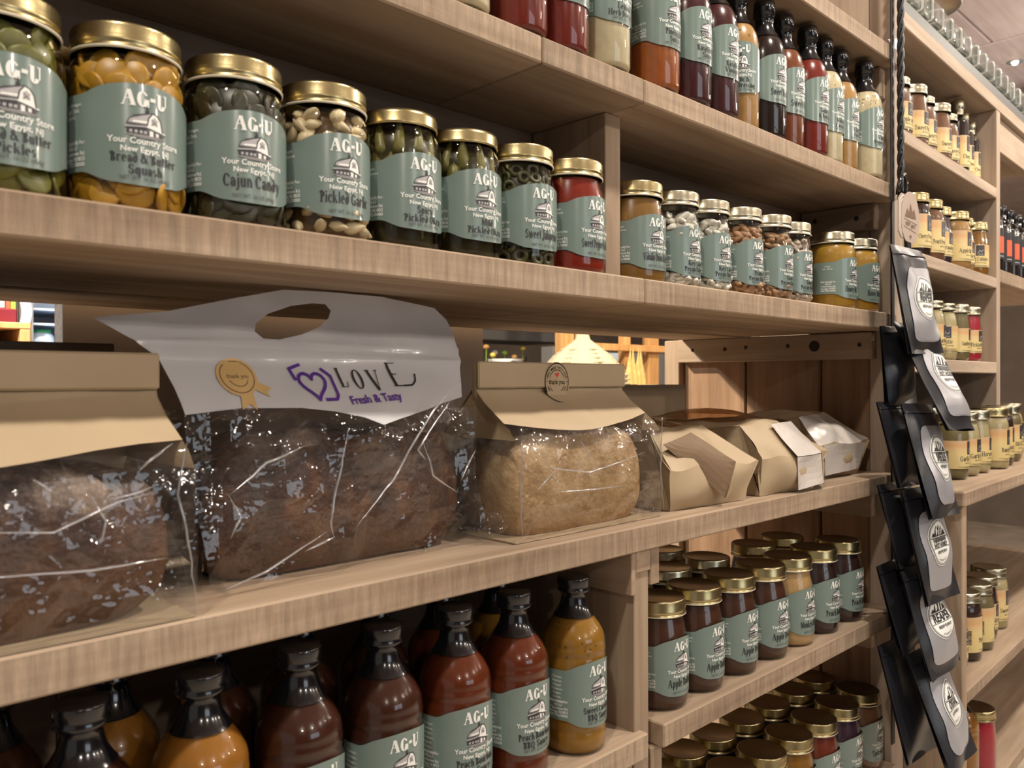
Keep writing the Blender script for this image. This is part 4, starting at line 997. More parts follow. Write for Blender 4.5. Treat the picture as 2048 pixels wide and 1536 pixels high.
for k, x in enumerate((0.812, 0.889, 0.966, 1.043, 1.124, 1.205, 1.286, 1.365)):
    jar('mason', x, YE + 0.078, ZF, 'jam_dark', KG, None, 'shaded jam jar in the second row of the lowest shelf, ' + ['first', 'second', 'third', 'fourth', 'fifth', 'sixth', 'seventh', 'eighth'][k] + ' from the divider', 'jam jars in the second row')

# ------------------------------------------------------------------ jars with cream labels on the second unit
def cream_label(kind, text, sub, plate=0.0):
    R = body_r(kind)
    z0, h = {'tall': (0.021, 0.052), 'slim': (0.020, 0.052), 'eco': (0.018, 0.066), 'gallon': (0.02, 0.08), 'spirit': (0.02, 0.07)}[kind]
    def f():
        n = 48; mb = MB(); vs = []
        for i in range(n + 1):
            a = -2.05 + 4.1*i/n
            for z in (z0, z0 + h): vs.append(((R + 0.0003)*math.sin(a), -(R + 0.0003)*math.cos(a), z))
        mb.add(vs, [(2*i, 2*i + 2, 2*i + 3, 2*i + 1) for i in range(n)], 0, True)
        return mb.mesh('label', ['label_cream'])
    def g():
        p = P2()
        p.rect(-0.010 + plate, 0.010 + plate, h*0.50, h*0.97, 'plate_dark')
        p.stroke([(-0.006 + plate, h*0.62), (-0.002 + plate, h*0.74), (0.002 + plate, h*0.66), (0.006 + plate, h*0.76)], 0.0012, 'ink_grey')
        p.text('PREMIUM', plate, h*0.55, 0.0022, 'ink_grey', 0.016)
        p.fancy(text, -0.004, h*0.27, 0.0090, 'ink_dark', 0.052, w0=0.2)
        p.text(sub, 0.0, h*0.17, 0.0024, 'ink_dark', 0.030); p.text('Distributed by the country store', 0.0, h*0.05, 0.0016, 'ink_mid', 0.045) if False else None
        p.stroke([(-0.03, h*0.065), (0.03, h*0.065)], 0.0007, 'ink_mid'); p.stroke([(-0.02, h*0.035), (0.02, h*0.035)], 0.0006, 'ink_mid')
        y = h*0.22
        random.seed(9)
        while y < h*0.62:
            q = random.choice((.0005, .0009, .0013)); p.rect(-0.056, -0.047, y, y + q, 'ink_dark'); y += q + random.choice((.0005, .0009))
        return p.build('print', ['plate_dark', 'ink_dark', 'ink_mid', 'ink_grey'], wrap(R, 1.0, z0), 0.004)
    return get(('cream', kind), f), get(('creamp', kind, text, plate), g)
def jar2(kind, a, b, z, cont, text, label, group, sub='NET WT 16 OZ (454g)', rz=None, plate=0.0, lid=('smooth', 'pale')):
    x, y, w_ = u2w(a, b, z)
    t = root('glass_jar', (x, y, w_ + 0.0004), label, 'jar', group, T2 + (JR.uniform(-.12, .12) if rz is None else rz))
    mk('glass', glass_mesh(kind), t)
    contents(cont, kind, t, JR)
    lid_obj(lid[0], lid[1], kind, t)
    if text:
        l, p = cream_label(kind, text, sub, plate)
        lb = mk('label', l, t); mk('print', p, lb)['kind'] = 'stuff'
    return t
PG = ('smooth', 'gold')
G = 'fruit butter jars on the hutch'
for a, b, k, ct, tx, lb in [(0.150, .05, 'tall', 'jam_brown', 'Apple Walnut', 'slim brown jar on the upper hutch shelf, cut by the end post'), (0.225, .045, 'slim', 'jam_brown', 'Sweet Potato', 'brown jar with cream label, second on the upper hutch shelf'),
        (0.297, .05, 'tall', 'jam_brown', 'Sweet Potato', 'slim brown jar third on the upper hutch shelf'), (0.375, .045, 'slim', 'jam_brown', 'Sweet Potato', 'wide brown jar fourth on the upper hutch shelf'), (0.450, .05, 'tall', 'jam_brown', 'Sweet Potato', 'slim brown jar just left of the dark bottles on the hutch')]:
    jar2(k, a, b, 0.4515, ct, tx, lb, G)
jar2('tall', 0.430, 0.125, 0.4515, 'jam_dark', None, 'dark jar standing behind the slim brown jars on the hutch', G)
def spirit(a, b, z, s, lb, grp, red=False):
    x, y, w_ = u2w(a, b, z)
    t = root('syrup_bottle', (x, y, w_ + 0.0004), lb, 'bottle', grp, T2)
    t.scale = (s, s, s)
    mk('glass', glass_mesh('spirit'), t); contents('sauce_black', 'spirit', t, JR)
    mk('cap', get(('cap', 'spirit', red), lambda: MB().lathe([(0.0122, 0.140), (0.0122, 0.150), (0.0118, 0.152), (0.0135, 0.154), (0.0135, 0.172), (0.012, 0.174), (0.0001, 0.174)], 28).mesh('cap', ['black_gloss' if red else 'silver'])), t)
    if not red:
        l, p = cream_label('spirit', 'Cherry', 'NET 12 OZ'); q = mk('label', l, t); mk('print', p, q)['kind'] = 'stuff'
    else:
        def f():
            mb = MB(); n = 24
            for z0, z1, m, off in ((0.03, 0.105, 0, .0003), (0.045, 0.085, 1, .0006), (0.036, 0.038, 2, .0006)):
                w_ = 1.9 if m == 0 else 0.75
                vs = []
                for i in range(n + 1):
                    q = -w_ + 2*w_*i/n
                    for zq in (z0, z1): vs.append(((0.024 + off)*math.sin(q), -(0.024 + off)*math.cos(q), zq))
                mb.add(vs, [(2*i, 2*i + 2, 2*i + 3, 2*i + 1) for i in range(n)], m, True)
            return mb.mesh('label', ['black_soft', 'red_bright', 'ink_grey'])
        mk('label', get(('lab', 'spirit'), f), t)
    return t
for a, b, s, lb in [(0.525, .04, 1.0, 'dark bottle with cream label, nearest of the three on the hutch'), (0.588, .045, .92, 'dark bottle with cream label, middle of the three on the hutch'), (0.645, .045, .88, 'dark bottle with cream label, beside the hutch divider')]:
    spirit(a, b, 0.4515, s, lb, 'dark bottles on the hutch')
G = 'preserve jars on the hutch'
for a, b, k, ct, tx, lb in [(0.232, .045, 'eco', 'jam_dark', 'Cherry Preserves', 'dark cherry preserve jar beside the hanging paper tag'), (0.318, .045, 'eco', 'jam_brown', 'Peach Preserves', 'brown peach preserve jar right of the dark cherry jar'), (0.397, .05, 'slim', 'jam_violet', 'Strawberry', 'dark violet preserve jar between brown and golden jars'),
        (0.485, .04, 'eco', 'jam_peach', 'Apple Butter', 'golden apple jar, left of the two golden ones'), (0.562, .05, 'slim', 'jam_peach', 'Apple Butter', 'golden apple jar, right of the two golden ones'), (0.640, .04, 'slim', 'jam_amber', 'Peach Cobbler', 'amber jar turned towards the viewer beside the hutch divider')]:
    jar2(k, a, b, 0.2392, ct, tx, lb, G, rz=-0.8 if lb.startswith('amber') else None, lid=('smooth', 'gold'))
G = 'dip jars on the hutch'
for a, b, k, ct, tx, lb in [(0.262, .05, 'tall', 'dip_olive', 'Garlic', 'olive dip jar half hidden behind the topmost black pouch'), (0.335, .045, 'tall', 'dip_pale', 'Garlic Dip', 'pale garlic dip jar on the third hutch shelf'), (0.418, .045, 'tall', 'dip_pale', 'Chipotle', 'pale dip jar turned so its dark plate faces the viewer'),
        (0.508, .045, 'slim', 'dip_olive', 'Sundried Tomato', 'olive dip jar left of the red pickle jar'), (0.600, .045, 'slim', 'pickle_red', 'Pickled Beets', 'bright red pickle jar on the third hutch shelf')]:
    jar2(k, a, b, 0.0405, ct, tx, lb, G, rz=-0.9 if 'turned' in lb else None)
G = 'jars on the counter top'
for a, b, k, ct, tx, lb in [(0.196, -.035, 'tall', 'dip_olive', 'Garlic Dills', 'slim jar on the counter nearest the black pouches'), (0.272, -.035, 'tall', 'dip_pale', 'Garlic Dip', 'pale jar on the counter second from the pouches'), (0.345, -.035, 'slim', 'dip_pale', 'Horseradish', 'pale jar on the counter third from the pouches'),
        (0.455, -.04, 'eco', 'dip_pale', 'Ranch Dip', 'pale jar with a big gold lid on the counter'), (0.540, -.03, 'eco', 'jam_dark', 'Spicy Dill', 'dark jar right of the pale big-lidded one on the counter'), (0.655, -.02, 'eco', 'dip_olive', 'Dill Chips', 'olive jar at the right of the counter front row'), (0.765, 0.0, 'eco', 'dip_pale', 'Mild Pickle', 'pale jar at the far right end of the counter'), (0.865, 0.02, 'eco', 'sauce_rust', 'Hot Pickle', 'rust jar cut by the right picture edge on the counter')]:
    jar2(k, a, b, -0.1868, ct, tx, lb, G, lid=('smooth', 'gold') if 'gold' in lb else ('smooth', 'pale'))
for a, b, ct, lb in [(0.42, .075, 'dip_olive', 'jar in the second counter row behind the pale jars'), (0.53, .08, 'dip_olive', 'wide jar in the second counter row left of the divider'), (0.64, .085, 'dip_pale', 'jar in the second counter row below the hutch divider')]:
    jar2('eco', a, b, -0.1868, ct, None, lb, 'jars in the second counter row')
for k in range(7):
    spirit(0.775 + 0.078*k, 0.03, 0.263, 1.0, 'black bottle with red label, ' + ['first', 'second', 'third', 'fourth', 'fifth', 'sixth', 'seventh'][k] + ' from the hutch divider on the far bay shelf', 'spirit bottles in the far bay', red=True)
G = 'jars on the counter base shelf'
for a, b, k, ct, tx, lb in [(0.085, -.055, 'tall', 'jam_brown', 'Brandied', 'brown jar in the counter base beside its side panel'), (0.150, -.045, 'tall', 'dip_pale', 'Dilled Okra', 'pale slim jar second in the counter base'), (0.230, -.045, 'eco', 'jam_dark', 'Pickled Beets', 'dark jar with orange-topped label third in the counter base'), (0.315, -.045, 'eco', 'dip_olive', 'Pickles', 'olive jar fourth in the counter base'), (0.400, -.035, 'slim', 'jam_dark', 'Dill Mix', 'dark jar fifth in the counter base'), (0.490, -.03, 'eco', 'dip_pale', 'Sweet Dill', 'jar at the right picture edge in the counter base')]:
    jar2(k, a, b, -0.530, ct, tx, lb, G, rz=0.5 if 'third' in lb or 'fourth' in lb else None)
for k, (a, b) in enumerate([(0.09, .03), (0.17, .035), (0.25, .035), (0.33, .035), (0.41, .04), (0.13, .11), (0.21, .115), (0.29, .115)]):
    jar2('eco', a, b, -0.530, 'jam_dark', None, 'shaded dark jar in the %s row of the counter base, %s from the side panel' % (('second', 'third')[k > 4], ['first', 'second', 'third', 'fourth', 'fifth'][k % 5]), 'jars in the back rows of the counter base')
jar2('gallon', 0.46, 0.16, -0.530, 'dip_olive', None, 'large wide-mouthed jar of pale vegetables at the back of the counter base', None)
G = 'jars on the lowest counter shelf'
for a, b, k, ct, lb in [(0.10, -.03, 'slim', 'jam_dark', 'slim jar at the left of the lowest counter shelf'), (0.165, .05, 'slim', 'dip_olive', 'olive jar behind the black-capped bottle on the lowest counter shelf'), (0.30, .045, 'gallon', 'dip_olive', 'wide jar with gold lid on the lowest counter shelf'), (0.256, -.066, 'slim', 'pickle_red', 'purple-red jar right of the black-capped bottle')]:
    jar2(k, a, b, -0.753, ct, None, lb, G, lid=('smooth', 'gold'))
# one black-capped bottle on the lowest counter shelf
x, y, w_ = u2w(0.185, -0.055, -0.753)
t = root('syrup_bottle', (x, y, w_ + 0.0004), 'bottle with a broad black cap on the lowest counter shelf', 'bottle', None, T2)
mk('glass', glass_mesh('bbq'), t); contents('bbq_amber', 'bbq', t, JR); mk('cap', MESH[('cap', 'bbq')], t); mk('neck_band', MESH[('band', 'bbq')], t)

# ------------------------------------------------------------------ bread bags
ZB = -0.1561 + ZC
def loaf(name, x0, x1, y0, y1, h, mat, label, seed, cuts, tilt=0.0):
    """an oval country loaf: flat foot, domed top, slashes across the crown"""
    cx, cy = (x0 + x1)/2, (y0 + y1)/2; a, b = (x1 - x0)/2, (y1 - y0)/2
    nu, nv = 72, 36
    def fn(u, v):
        th = 2*PI*u; ph = -PI/2*0.58 + v*PI*0.79
        c, s = math.cos(th), math.sin(th)
        e = 0.36
        xx = math.copysign(abs(c)**e, c); yy = math.copysign(abs(s)**e, s)
        r = math.cos(ph)**0.34 if math.cos(ph) > 0 else 0.0
        z = 0.40*h + math.sin(ph)*(0.507*h if ph < 0 else 0.60*h)
        p = Vector((a*xx*r, b*yy*r, z))
        d = 0.0
        for (sx, ang, dep, wd) in cuts:
            q = (p.x - sx*a)*math.cos(ang) + p.y*math.sin(ang)
            k = math.exp(-(q/wd)**2); lip = math.exp(-((q - 1.7*wd)/wd)**2)
            if p.z > 0.45*h: d += (lip*0.45 - k)*dep*min(1, (p.z/h - 0.45)*4)
        n = p.normalized()
        p += n*(d + jit(p, 0.004, 22, seed) + jit(p, 0.0012, 90, seed + 3))
        p.z = max(p.z, 0.0)
        p.z += p.x*tilt
        return (p.x, p.y, max(p.z, 0.0))
    mb = MB().patch(fn, nu, nv, 0, True)
    top = [nv*(nu + 1) + i for i in range(nu)]
    mb.f.append(tuple(top)); mb.m.append(0); mb.s.append(True)
    o = part(name, mb, mat, None)
    o.location = (cx, cy, ZB + 0.0022)
    return tag(o, label, 'bread')
loaf('bread_loaf', -0.155, 0.2185, 0.540, 0.655, 0.104, 'crust_dark', 'dark crusty sourdough loaf dusted with flour in the left bag', 1.0, [(-.5, .75, .008, .010), (0.12, .75, .010, .011), (.62, .75, .009, .010)])
loaf('bread_loaf', 0.256, 0.514, 0.592, 0.690, 0.113, 'crust_brown', 'dark brown seeded loaf inside the clear carrier bag', 2.0, [(-.35, -.7, .007, .010), (.25, -.7, .009, .011), (.8, -.6, .007, .009)])
loaf('bread_loaf', 0.543, 0.762, 0.560, 0.655, 0.106, 'crust_pale', 'pale golden loaf in the folded kraft bag', 3.0, [(0.0, 1.35, .004, .012)])

def kraft_bag(x0, x1, y0, d, zk, zr, ztop, label, seed, sticker):
    """clear-fronted bread bag with a kraft band folded over at the top; local frame at its foot"""
    t = root('bread_bag', (x0, y0, ZB + 0.0006), label, 'bread bag', 'kraft-topped bread bags')
    w_ = x1 - x0; yr = d*0.52
    def ys(x, z):                       # front skin
        q = sst(0.095, zr, z)
        return 0.004*math.sin(PI*min(1, z/0.10)) * -1 + yr*q*0.97
    def ff(amp):
        def f(x, z):
            y = ys(x, z)
            m = min(1.0, x/0.015, (w_ - x)/0.015, z/0.01)
            return (x, y + max(0, m)*(jit((x, 0, z), amp, 26, seed) + jit((x, 3, z), amp*.5, 70, seed)), z)
        return f
    n = 14
    edge = [(w_*i/n, zk(i/n)) for i in range(n + 1)]
    part('film_front', sheet([(0, 0), (w_, 0)] + edge[::-1], [], ff(0.005), 0.011), 'film', t)
    part('kraft_band', sheet(edge + [(w_ - 0.002, zr), (0.002, zr)], [], ff(0.003), 0.012, smooth=True), 'kraft', t)
    part('foot', MB().box(0, w_, 0.0, d, 0.0, 0.0012), 'kraft', t)
    mb = sheet([(0, 0), (w_, 0), (w_, zr), (0, zr)], [], lambda x, z: (x, d - (d - yr)*sst(0.095, zr, z)*0.97, z), 0.03, smooth=True)
    part('kraft_back', mb, 'kraft', t)
    for side, xx in ((-1, 0.0), (1, w_)):
        def gs(y, z, xx=xx, side=side):
            k = math.sin(PI*min(1, max(0, y/d))); ins = 0.012*k*sst(0.05, zr, z) + k*jit((0, y, z), 0.004, 30, seed + side)
            q = sst(0.095, zr, z); yy = y*(1 - q*0.97) + yr*q*0.97
            return (xx - side*max(0.0, ins), yy, z)
        part('gusset', sheet([(0, 0), (d, 0), (d, 0.098), (0, 0.098)], [], gs, 0.012), 'film_soft', t)
        part('kraft_gusset', sheet([(0, 0.098), (d, 0.098), (d, zr), (0, zr)], [], gs, 0.012, smooth=True), 'kraft', t)
    # folded head of the bag
    part('folded_head', MB().box(-0.001, w_ + 0.001, yr - 0.0075, yr - 0.003, zr - 0.002, ztop, c=0.0015), 'kraft', t)
    part('folded_head', MB().box(0.0, w_, yr - 0.002, yr + 0.006, zr - 0.012, ztop - 0.002, c=0.002), 'kraft', t)
    sx, sz, sr = sticker
    yf = yr - 0.0078
    pts = [(sx + sr*(0.94*math.cos(a) + 0.05*math.cos(2*a)), sz + sr*1.05*math.sin(a)) for a in [2*PI*i/40 for i in range(40)]]
    def onto(x, z, l=0):
        y = min(yf, ys(x, z) - 0.0016) if z < zr - 0.004 else yf
        return (x, y - 0.0004 - 0.00006*l, z)
    st = mk('sticker', P2().poly(pts, 'kraft').build('sticker', ['kraft'], onto, 0.004, 1), t)
    p = P2()
    p.ring(sx, sz, sr*0.92, sr*1.0, sr*0.055, 'ink_brown'); p.ring(sx, sz, sr*0.60, sr*0.64, sr*0.04, 'ink_brown', 20, 160, 14); p.ring(sx, sz, sr*0.60, sr*0.64, sr*0.04, 'ink_brown', 200, 340, 14)
    p.text('thank you', sx, sz - sr*0.14, sr*0.26, 'ink_brown', sr*1.25, 0.02)
    p.arc_text('HAND MADE WITH LOVE', sx, sz, sr*0.68, sr*0.15, 'ink_brown', 168, 12); p.arc_text('HAND MADE WITH LOVE', sx, sz, sr*0.80, sr*0.13, 'ink_brown', 200, 340)
    for k in (-1, 1): p.ellipse(sx + k*sr*0.78, sz, sr*.04, sr*.04, 'ink_brown', 8)
    h = sr*0.16
    p.poly([(sx + h*16*math.sin(a)**3/16, sz + sr*0.36 + h*(13*math.cos(a) - 5*math.cos(2*a) - 2*math.cos(3*a) - math.cos(4*a))/16) for a in [2*PI*i/24 for i in range(24)]], 'ink_red')
    q = mk('print', p.build('print', ['ink_brown', 'ink_red'], onto, 0.004, 1), st); q['kind'] = 'stuff'
    return t
kraft_bag(-0.165, 0.2220, 0.5320, 0.135, lambda u: 0.104 + 0.012*sst(.6, 1, u), 0.152, 0.176, 'kraft-topped clear bag with the dark floury loaf, leftmost on the bread shelf', 1.0, (0.262, 0.147, 0.0165))
kraft_bag(0.5370, 0.7690, 0.5520, 0.112, lambda u: 0.104 + 0.012*(abs(u - .45)*2)**1.6, 0.150, 0.175, 'kraft-topped clear bag holding the pale golden loaf', 4.0, (0.112, 0.1545, 0.0205))

# clear carrier bag with white printed head
def love_bag():
    X0, Y0 = 0.245, 0.583
    t = root('carrier_bag', (X0, Y0, ZB + 0.0006), 'large clear bread bag with white printed top and cut-out handle', 'bread bag')
    zo = 0.1561                                    # local z of camera height
    def L(p): return (p[0] - X0, p[1] + zo)
    def fs(amp, back=0.0):
        def f(x, z):
            u = min(1, max(0, x/0.285)); v = min(1, max(0, z/0.22))
            y = 0.06*sst(0.10, 0.236, z)*(1 - back*0.9) - 0.010*math.sin(PI*u)*math.sin(PI*min(1, v*1.3)) * (1 - 2*back) + back*0.115*(1 - sst(0.11, 0.225, z)*0.9)
            y += jit((x, 0, z), amp, 17, 2 + back) + jit((x, 5, z), amp*0.45, 48, 3 + back)
            if not back: y -= 0.0025*math.exp(-((z - 0.176 + 0.03*(x - .1)**2)/0.0028)**2) + 0.0025*math.exp(-((z - 0.187 + 0.03*(x - .1)**2)/0.0028)**2)
            return (x, y, max(z, 0.0))
        return f
    head = [L(p) for p in [(.190, .046), (.245, .054), (.30, .068), (.345, .0785), (.39, .0800), (.45, .0795), (.513, .073), (.527, .062), (.530, .048), (.522, .02), (.513, -.004), (.507, -.016), (.480, -.021), (.455, -.027), (.425, -.033), (.403, -.038), (.385, -.031), (.36, -.0255), (.332, -.022), (.28, -.021), (.240, -.025), (.236, -.005), (.230, .016), (.215, .030)]]
    hole = [L(p) for p in [(.314, .041), (.320, .035), (.334, .0345), (.355, .0395), (.375, .0475), (.387, .056), (.391, .063), (.386, .0685), (.372, .0685), (.350, .0645), (.330, .057), (.317, .048)]]
    part('printed_head', sheet(head, [hole], fs(0.0045), 0.007, smooth=True), 'bag_white', t)
    low = [L(p) for p in [(.240, -.025), (.28, -.021), (.332, -.022), (.36, -.0255), (.385, -.031), (.403, -.038), (.425, -.033), (.455, -.027), (.480, -.021), (.507, -.016), (.512, -.06), (.516, -.10), (.530, -.1555), (.252, -.1555), (.246, -.11), (.240, -.06)]]
    part('film_front', sheet(low, [], fs(0.010), 0.013), 'film', t)
    bk = [L(p) for p in [(.24, -.025), (.507, -.016), (.516, -.10), (.530, -.1555), (.252, -.1555), (.24, -.06)]]
    part('film_back', sheet(bk, [], fs(0.006, 1.0), 0.02), 'film', t)
    part('back_head', sheet([p for p in head], [], lambda x, z: (x, fs(0.0045)(x, z)[1] + 0.004 + 0.05*(1 - sst(0.12, 0.21, z)), z), 0.012, smooth=True), 'bag_white', t) if False else None
    for side, xx in ((0, 0.004), (1, 0.272)):
        def gs(y, z, xx=xx, side=side):
            ins = 0.018*math.sin(PI*y/0.115)*sst(0, 0.06, z)
            return (xx + (ins if side == 0 else -ins) + jit((xx, y, z), 0.006, 28, 7) + (0.008*(1 - z/0.13) if side else 0), 0.003 + y*(1 - 0.5*sst(.05, .14, z)), z)
        part('gusset', sheet([(0, 0), (0.112, 0), (0.112, 0.13), (0, 0.13)], [], gs, 0.014), 'film', t)
    # crumpled seal corner at the lower right
    part('seal_corner', MB().patch(lambda u, v: (0.268 + 0.018*u + jit((u, v, 0), .004, 4, 1), -0.008 - 0.014*u + jit((u, v, 1), .010, 5, 2), 0.004 + 0.030*v*(1 - .4*u) + .006*u), 6, 6, 0, False), 'film', t)
    f0 = fs(0.0045)
    def onto(x, z, l=0):
        p = f0(x, z); return (p[0], p[1] - 0.0011 - 0.00012*l, p[2])
    p = P2()
    cx, cz = L((0.2855, 0.003))
    p.ellipse(cx, cz, 0.0165, 0.0150, 'ink_gold', 26); p.poly([(cx - .002, cz - .012), (cx + .009, cz - .011), (cx + .0085, cz - .026), (cx + .004, cz - .021), (cx - .0035, cz - .0255)], 'ink_gold'); p.poly([(cx + .010, cz - .009), (cx + .014, cz - .003), (cx + .026, cz - .009), (cx + .021, cz - .0115), (cx + .0225, cz - .016)], 'ink_gold')
    p.ring(cx, cz, .0140, .0128, .0008, 'ink_brown'); p.ring(cx, cz, .0085, .0078, .0007, 'ink_brown', 200, 340, 12); p.text('thank you', cx, cz - .001, .0034, 'ink_brown', .018, .01)
    hx, hz = L((0.3500, -0.003)); k = 0.0115
    hrt = [(hx + k*(16*math.sin(a)**3)/16, hz + k*(13*math.cos(a) - 5*math.cos(2*a) - 2*math.cos(3*a) - math.cos(4*a))/15) for a in [2*PI*i/30 for i in range(31)]]
    p.stroke(hrt, 0.0024, 'ink_purple')
    p.stroke([(hx - .014, hz + .004), (hx - .016, hz + .013), (hx - .006, hz + .0165)], 0.0024, 'ink_purple')
    p.stroke([(hx + .006, hz - .0125), (hx + .016, hz - .0125), (hx + .0185, hz - .009), (hx + .0185, hz + .007), (hx + .012, hz + .013)], 0.0024, 'ink_purple')
    lx = L((0.374, 0))[0]
    for ch, dx, dz, h in (('L', .006, -.0055, .0165), ('O', .022, -.0070, .0165), ('V', .040, -.0085, .0180), ('E', .064, -.0050, .0215)):
        p.fancy(ch, lx + dx, zo + dz, h, 'ink_dark', None, w0=0.2, t=0.05, sx=0.85)
    p.stroke([(lx + .068, zo - .0045), (lx + .078, zo - .004), (lx + .084, zo + .000), (lx + .087, zo + .006)], 0.0014, 'ink_dark')
    p.text('Fresh & Tasty', lx + .0315, zo - .0185, .0068, 'ink_purple', .058, .02, 0.06)
    q = mk('print', p.build('print', ['ink_gold', 'ink_brown', 'ink_purple', 'ink_dark'], onto, 0.004, 1), t); q['kind'] = 'stuff'
    return t
love_bag()

def crease(parent, pts, org, y, r=0.0009):
    """thin whitish tubes that paint bright glints along folds of the clear film"""
    q = []
    for a, b in zip(pts, pts[1:]):
        for i in range(5): q.append((a[0] + (b[0] - a[0])*i/5, a[1] + (b[1] - a[1])*i/5))
    q.append(pts[-1]); n = len(q)
    mb = MB().tube([(p[0] - org[0] + jit((p[0], p[1], 0), .0016, 90), y - 0.0005 + jit((p[0], p[1], 2), .002, 60), p[1] + 0.1561) for p in q], [max(0.00015, r*math.sin(PI*(i + .3)/(n - .4))) for i in range(n)], 6)
    part('crease_glint', mb, 'fold_glint', parent)
BG = {o['label'][:30]: o for o in SC.objects if o.name.startswith(('bread_bag', 'carrier_bag'))}
for o in BG.values():
    if 'dark floury' in o['label']:
        for l in [[(.095, -.083), (.1353, -.0883), (.1714, -.0746), (.1924, -.0704)], [(.1656, -.0724), (.1788, -.0707), (.194, -.0664)], [(.09, -.1082), (.157, -.1139), (.2016, -.1132)], [(.1251, -.0566), (.1368, -.0659)], [(.2051, -.0400), (.1925, -.0486), (.1827, -.0569)], [(.2135, -.0400), (.2082, -.0736), (.2158, -.1104), (.2203, -.150)], [(.15, -.06), (.165, -.085), (.16, -.10)]]:
            crease(o, l, (-0.165, 0), -0.006)
    elif 'pale golden' in o['label']:
        for l in [[(.5438, -.0584), (.583, -.087), (.6361, -.095), (.6938, -.0871), (.73, -.08)], [(.5836, -.0883), (.5584, -.1078)], [(.5835, -.1105), (.6361, -.113), (.6937, -.1142)], [(.5390, -.0562), (.5380, -.1129), (.5385, -.150)], [(.764, -.0420), (.760, -.0995), (.766, -.148)], [(.62, -.06), (.65, -.09)]]:
            crease(o, l, (0.537, 0), -0.006)
    else:
        for l in [[(.4814, .0), (.4493, -.026), (.4057, -.085), (.3657, -.1229)], [(.3622, -.0381), (.3555, -.0684), (.3447, -.1121), (.3478, -.1266)], [(.3248, -.0503), (.2909, -.0617), (.2613, -.0835)], [(.3424, -.1198), (.2906, -.1436), (.2540, -.1520)], [(.3492, -.1248), (.3222, -.133)], [(.438, -.0523), (.449, -.0843), (.478, -.1028)], [(.4694, -.0174), (.4325, -.0609), (.44, -.07)], [(.481, -.0916), (.4994, -.065)], [(.2613, -.0835), (.27, -.10), (.262, -.115)]]:
            crease(o, l, (0.245, 0), -0.016, 0.0011)

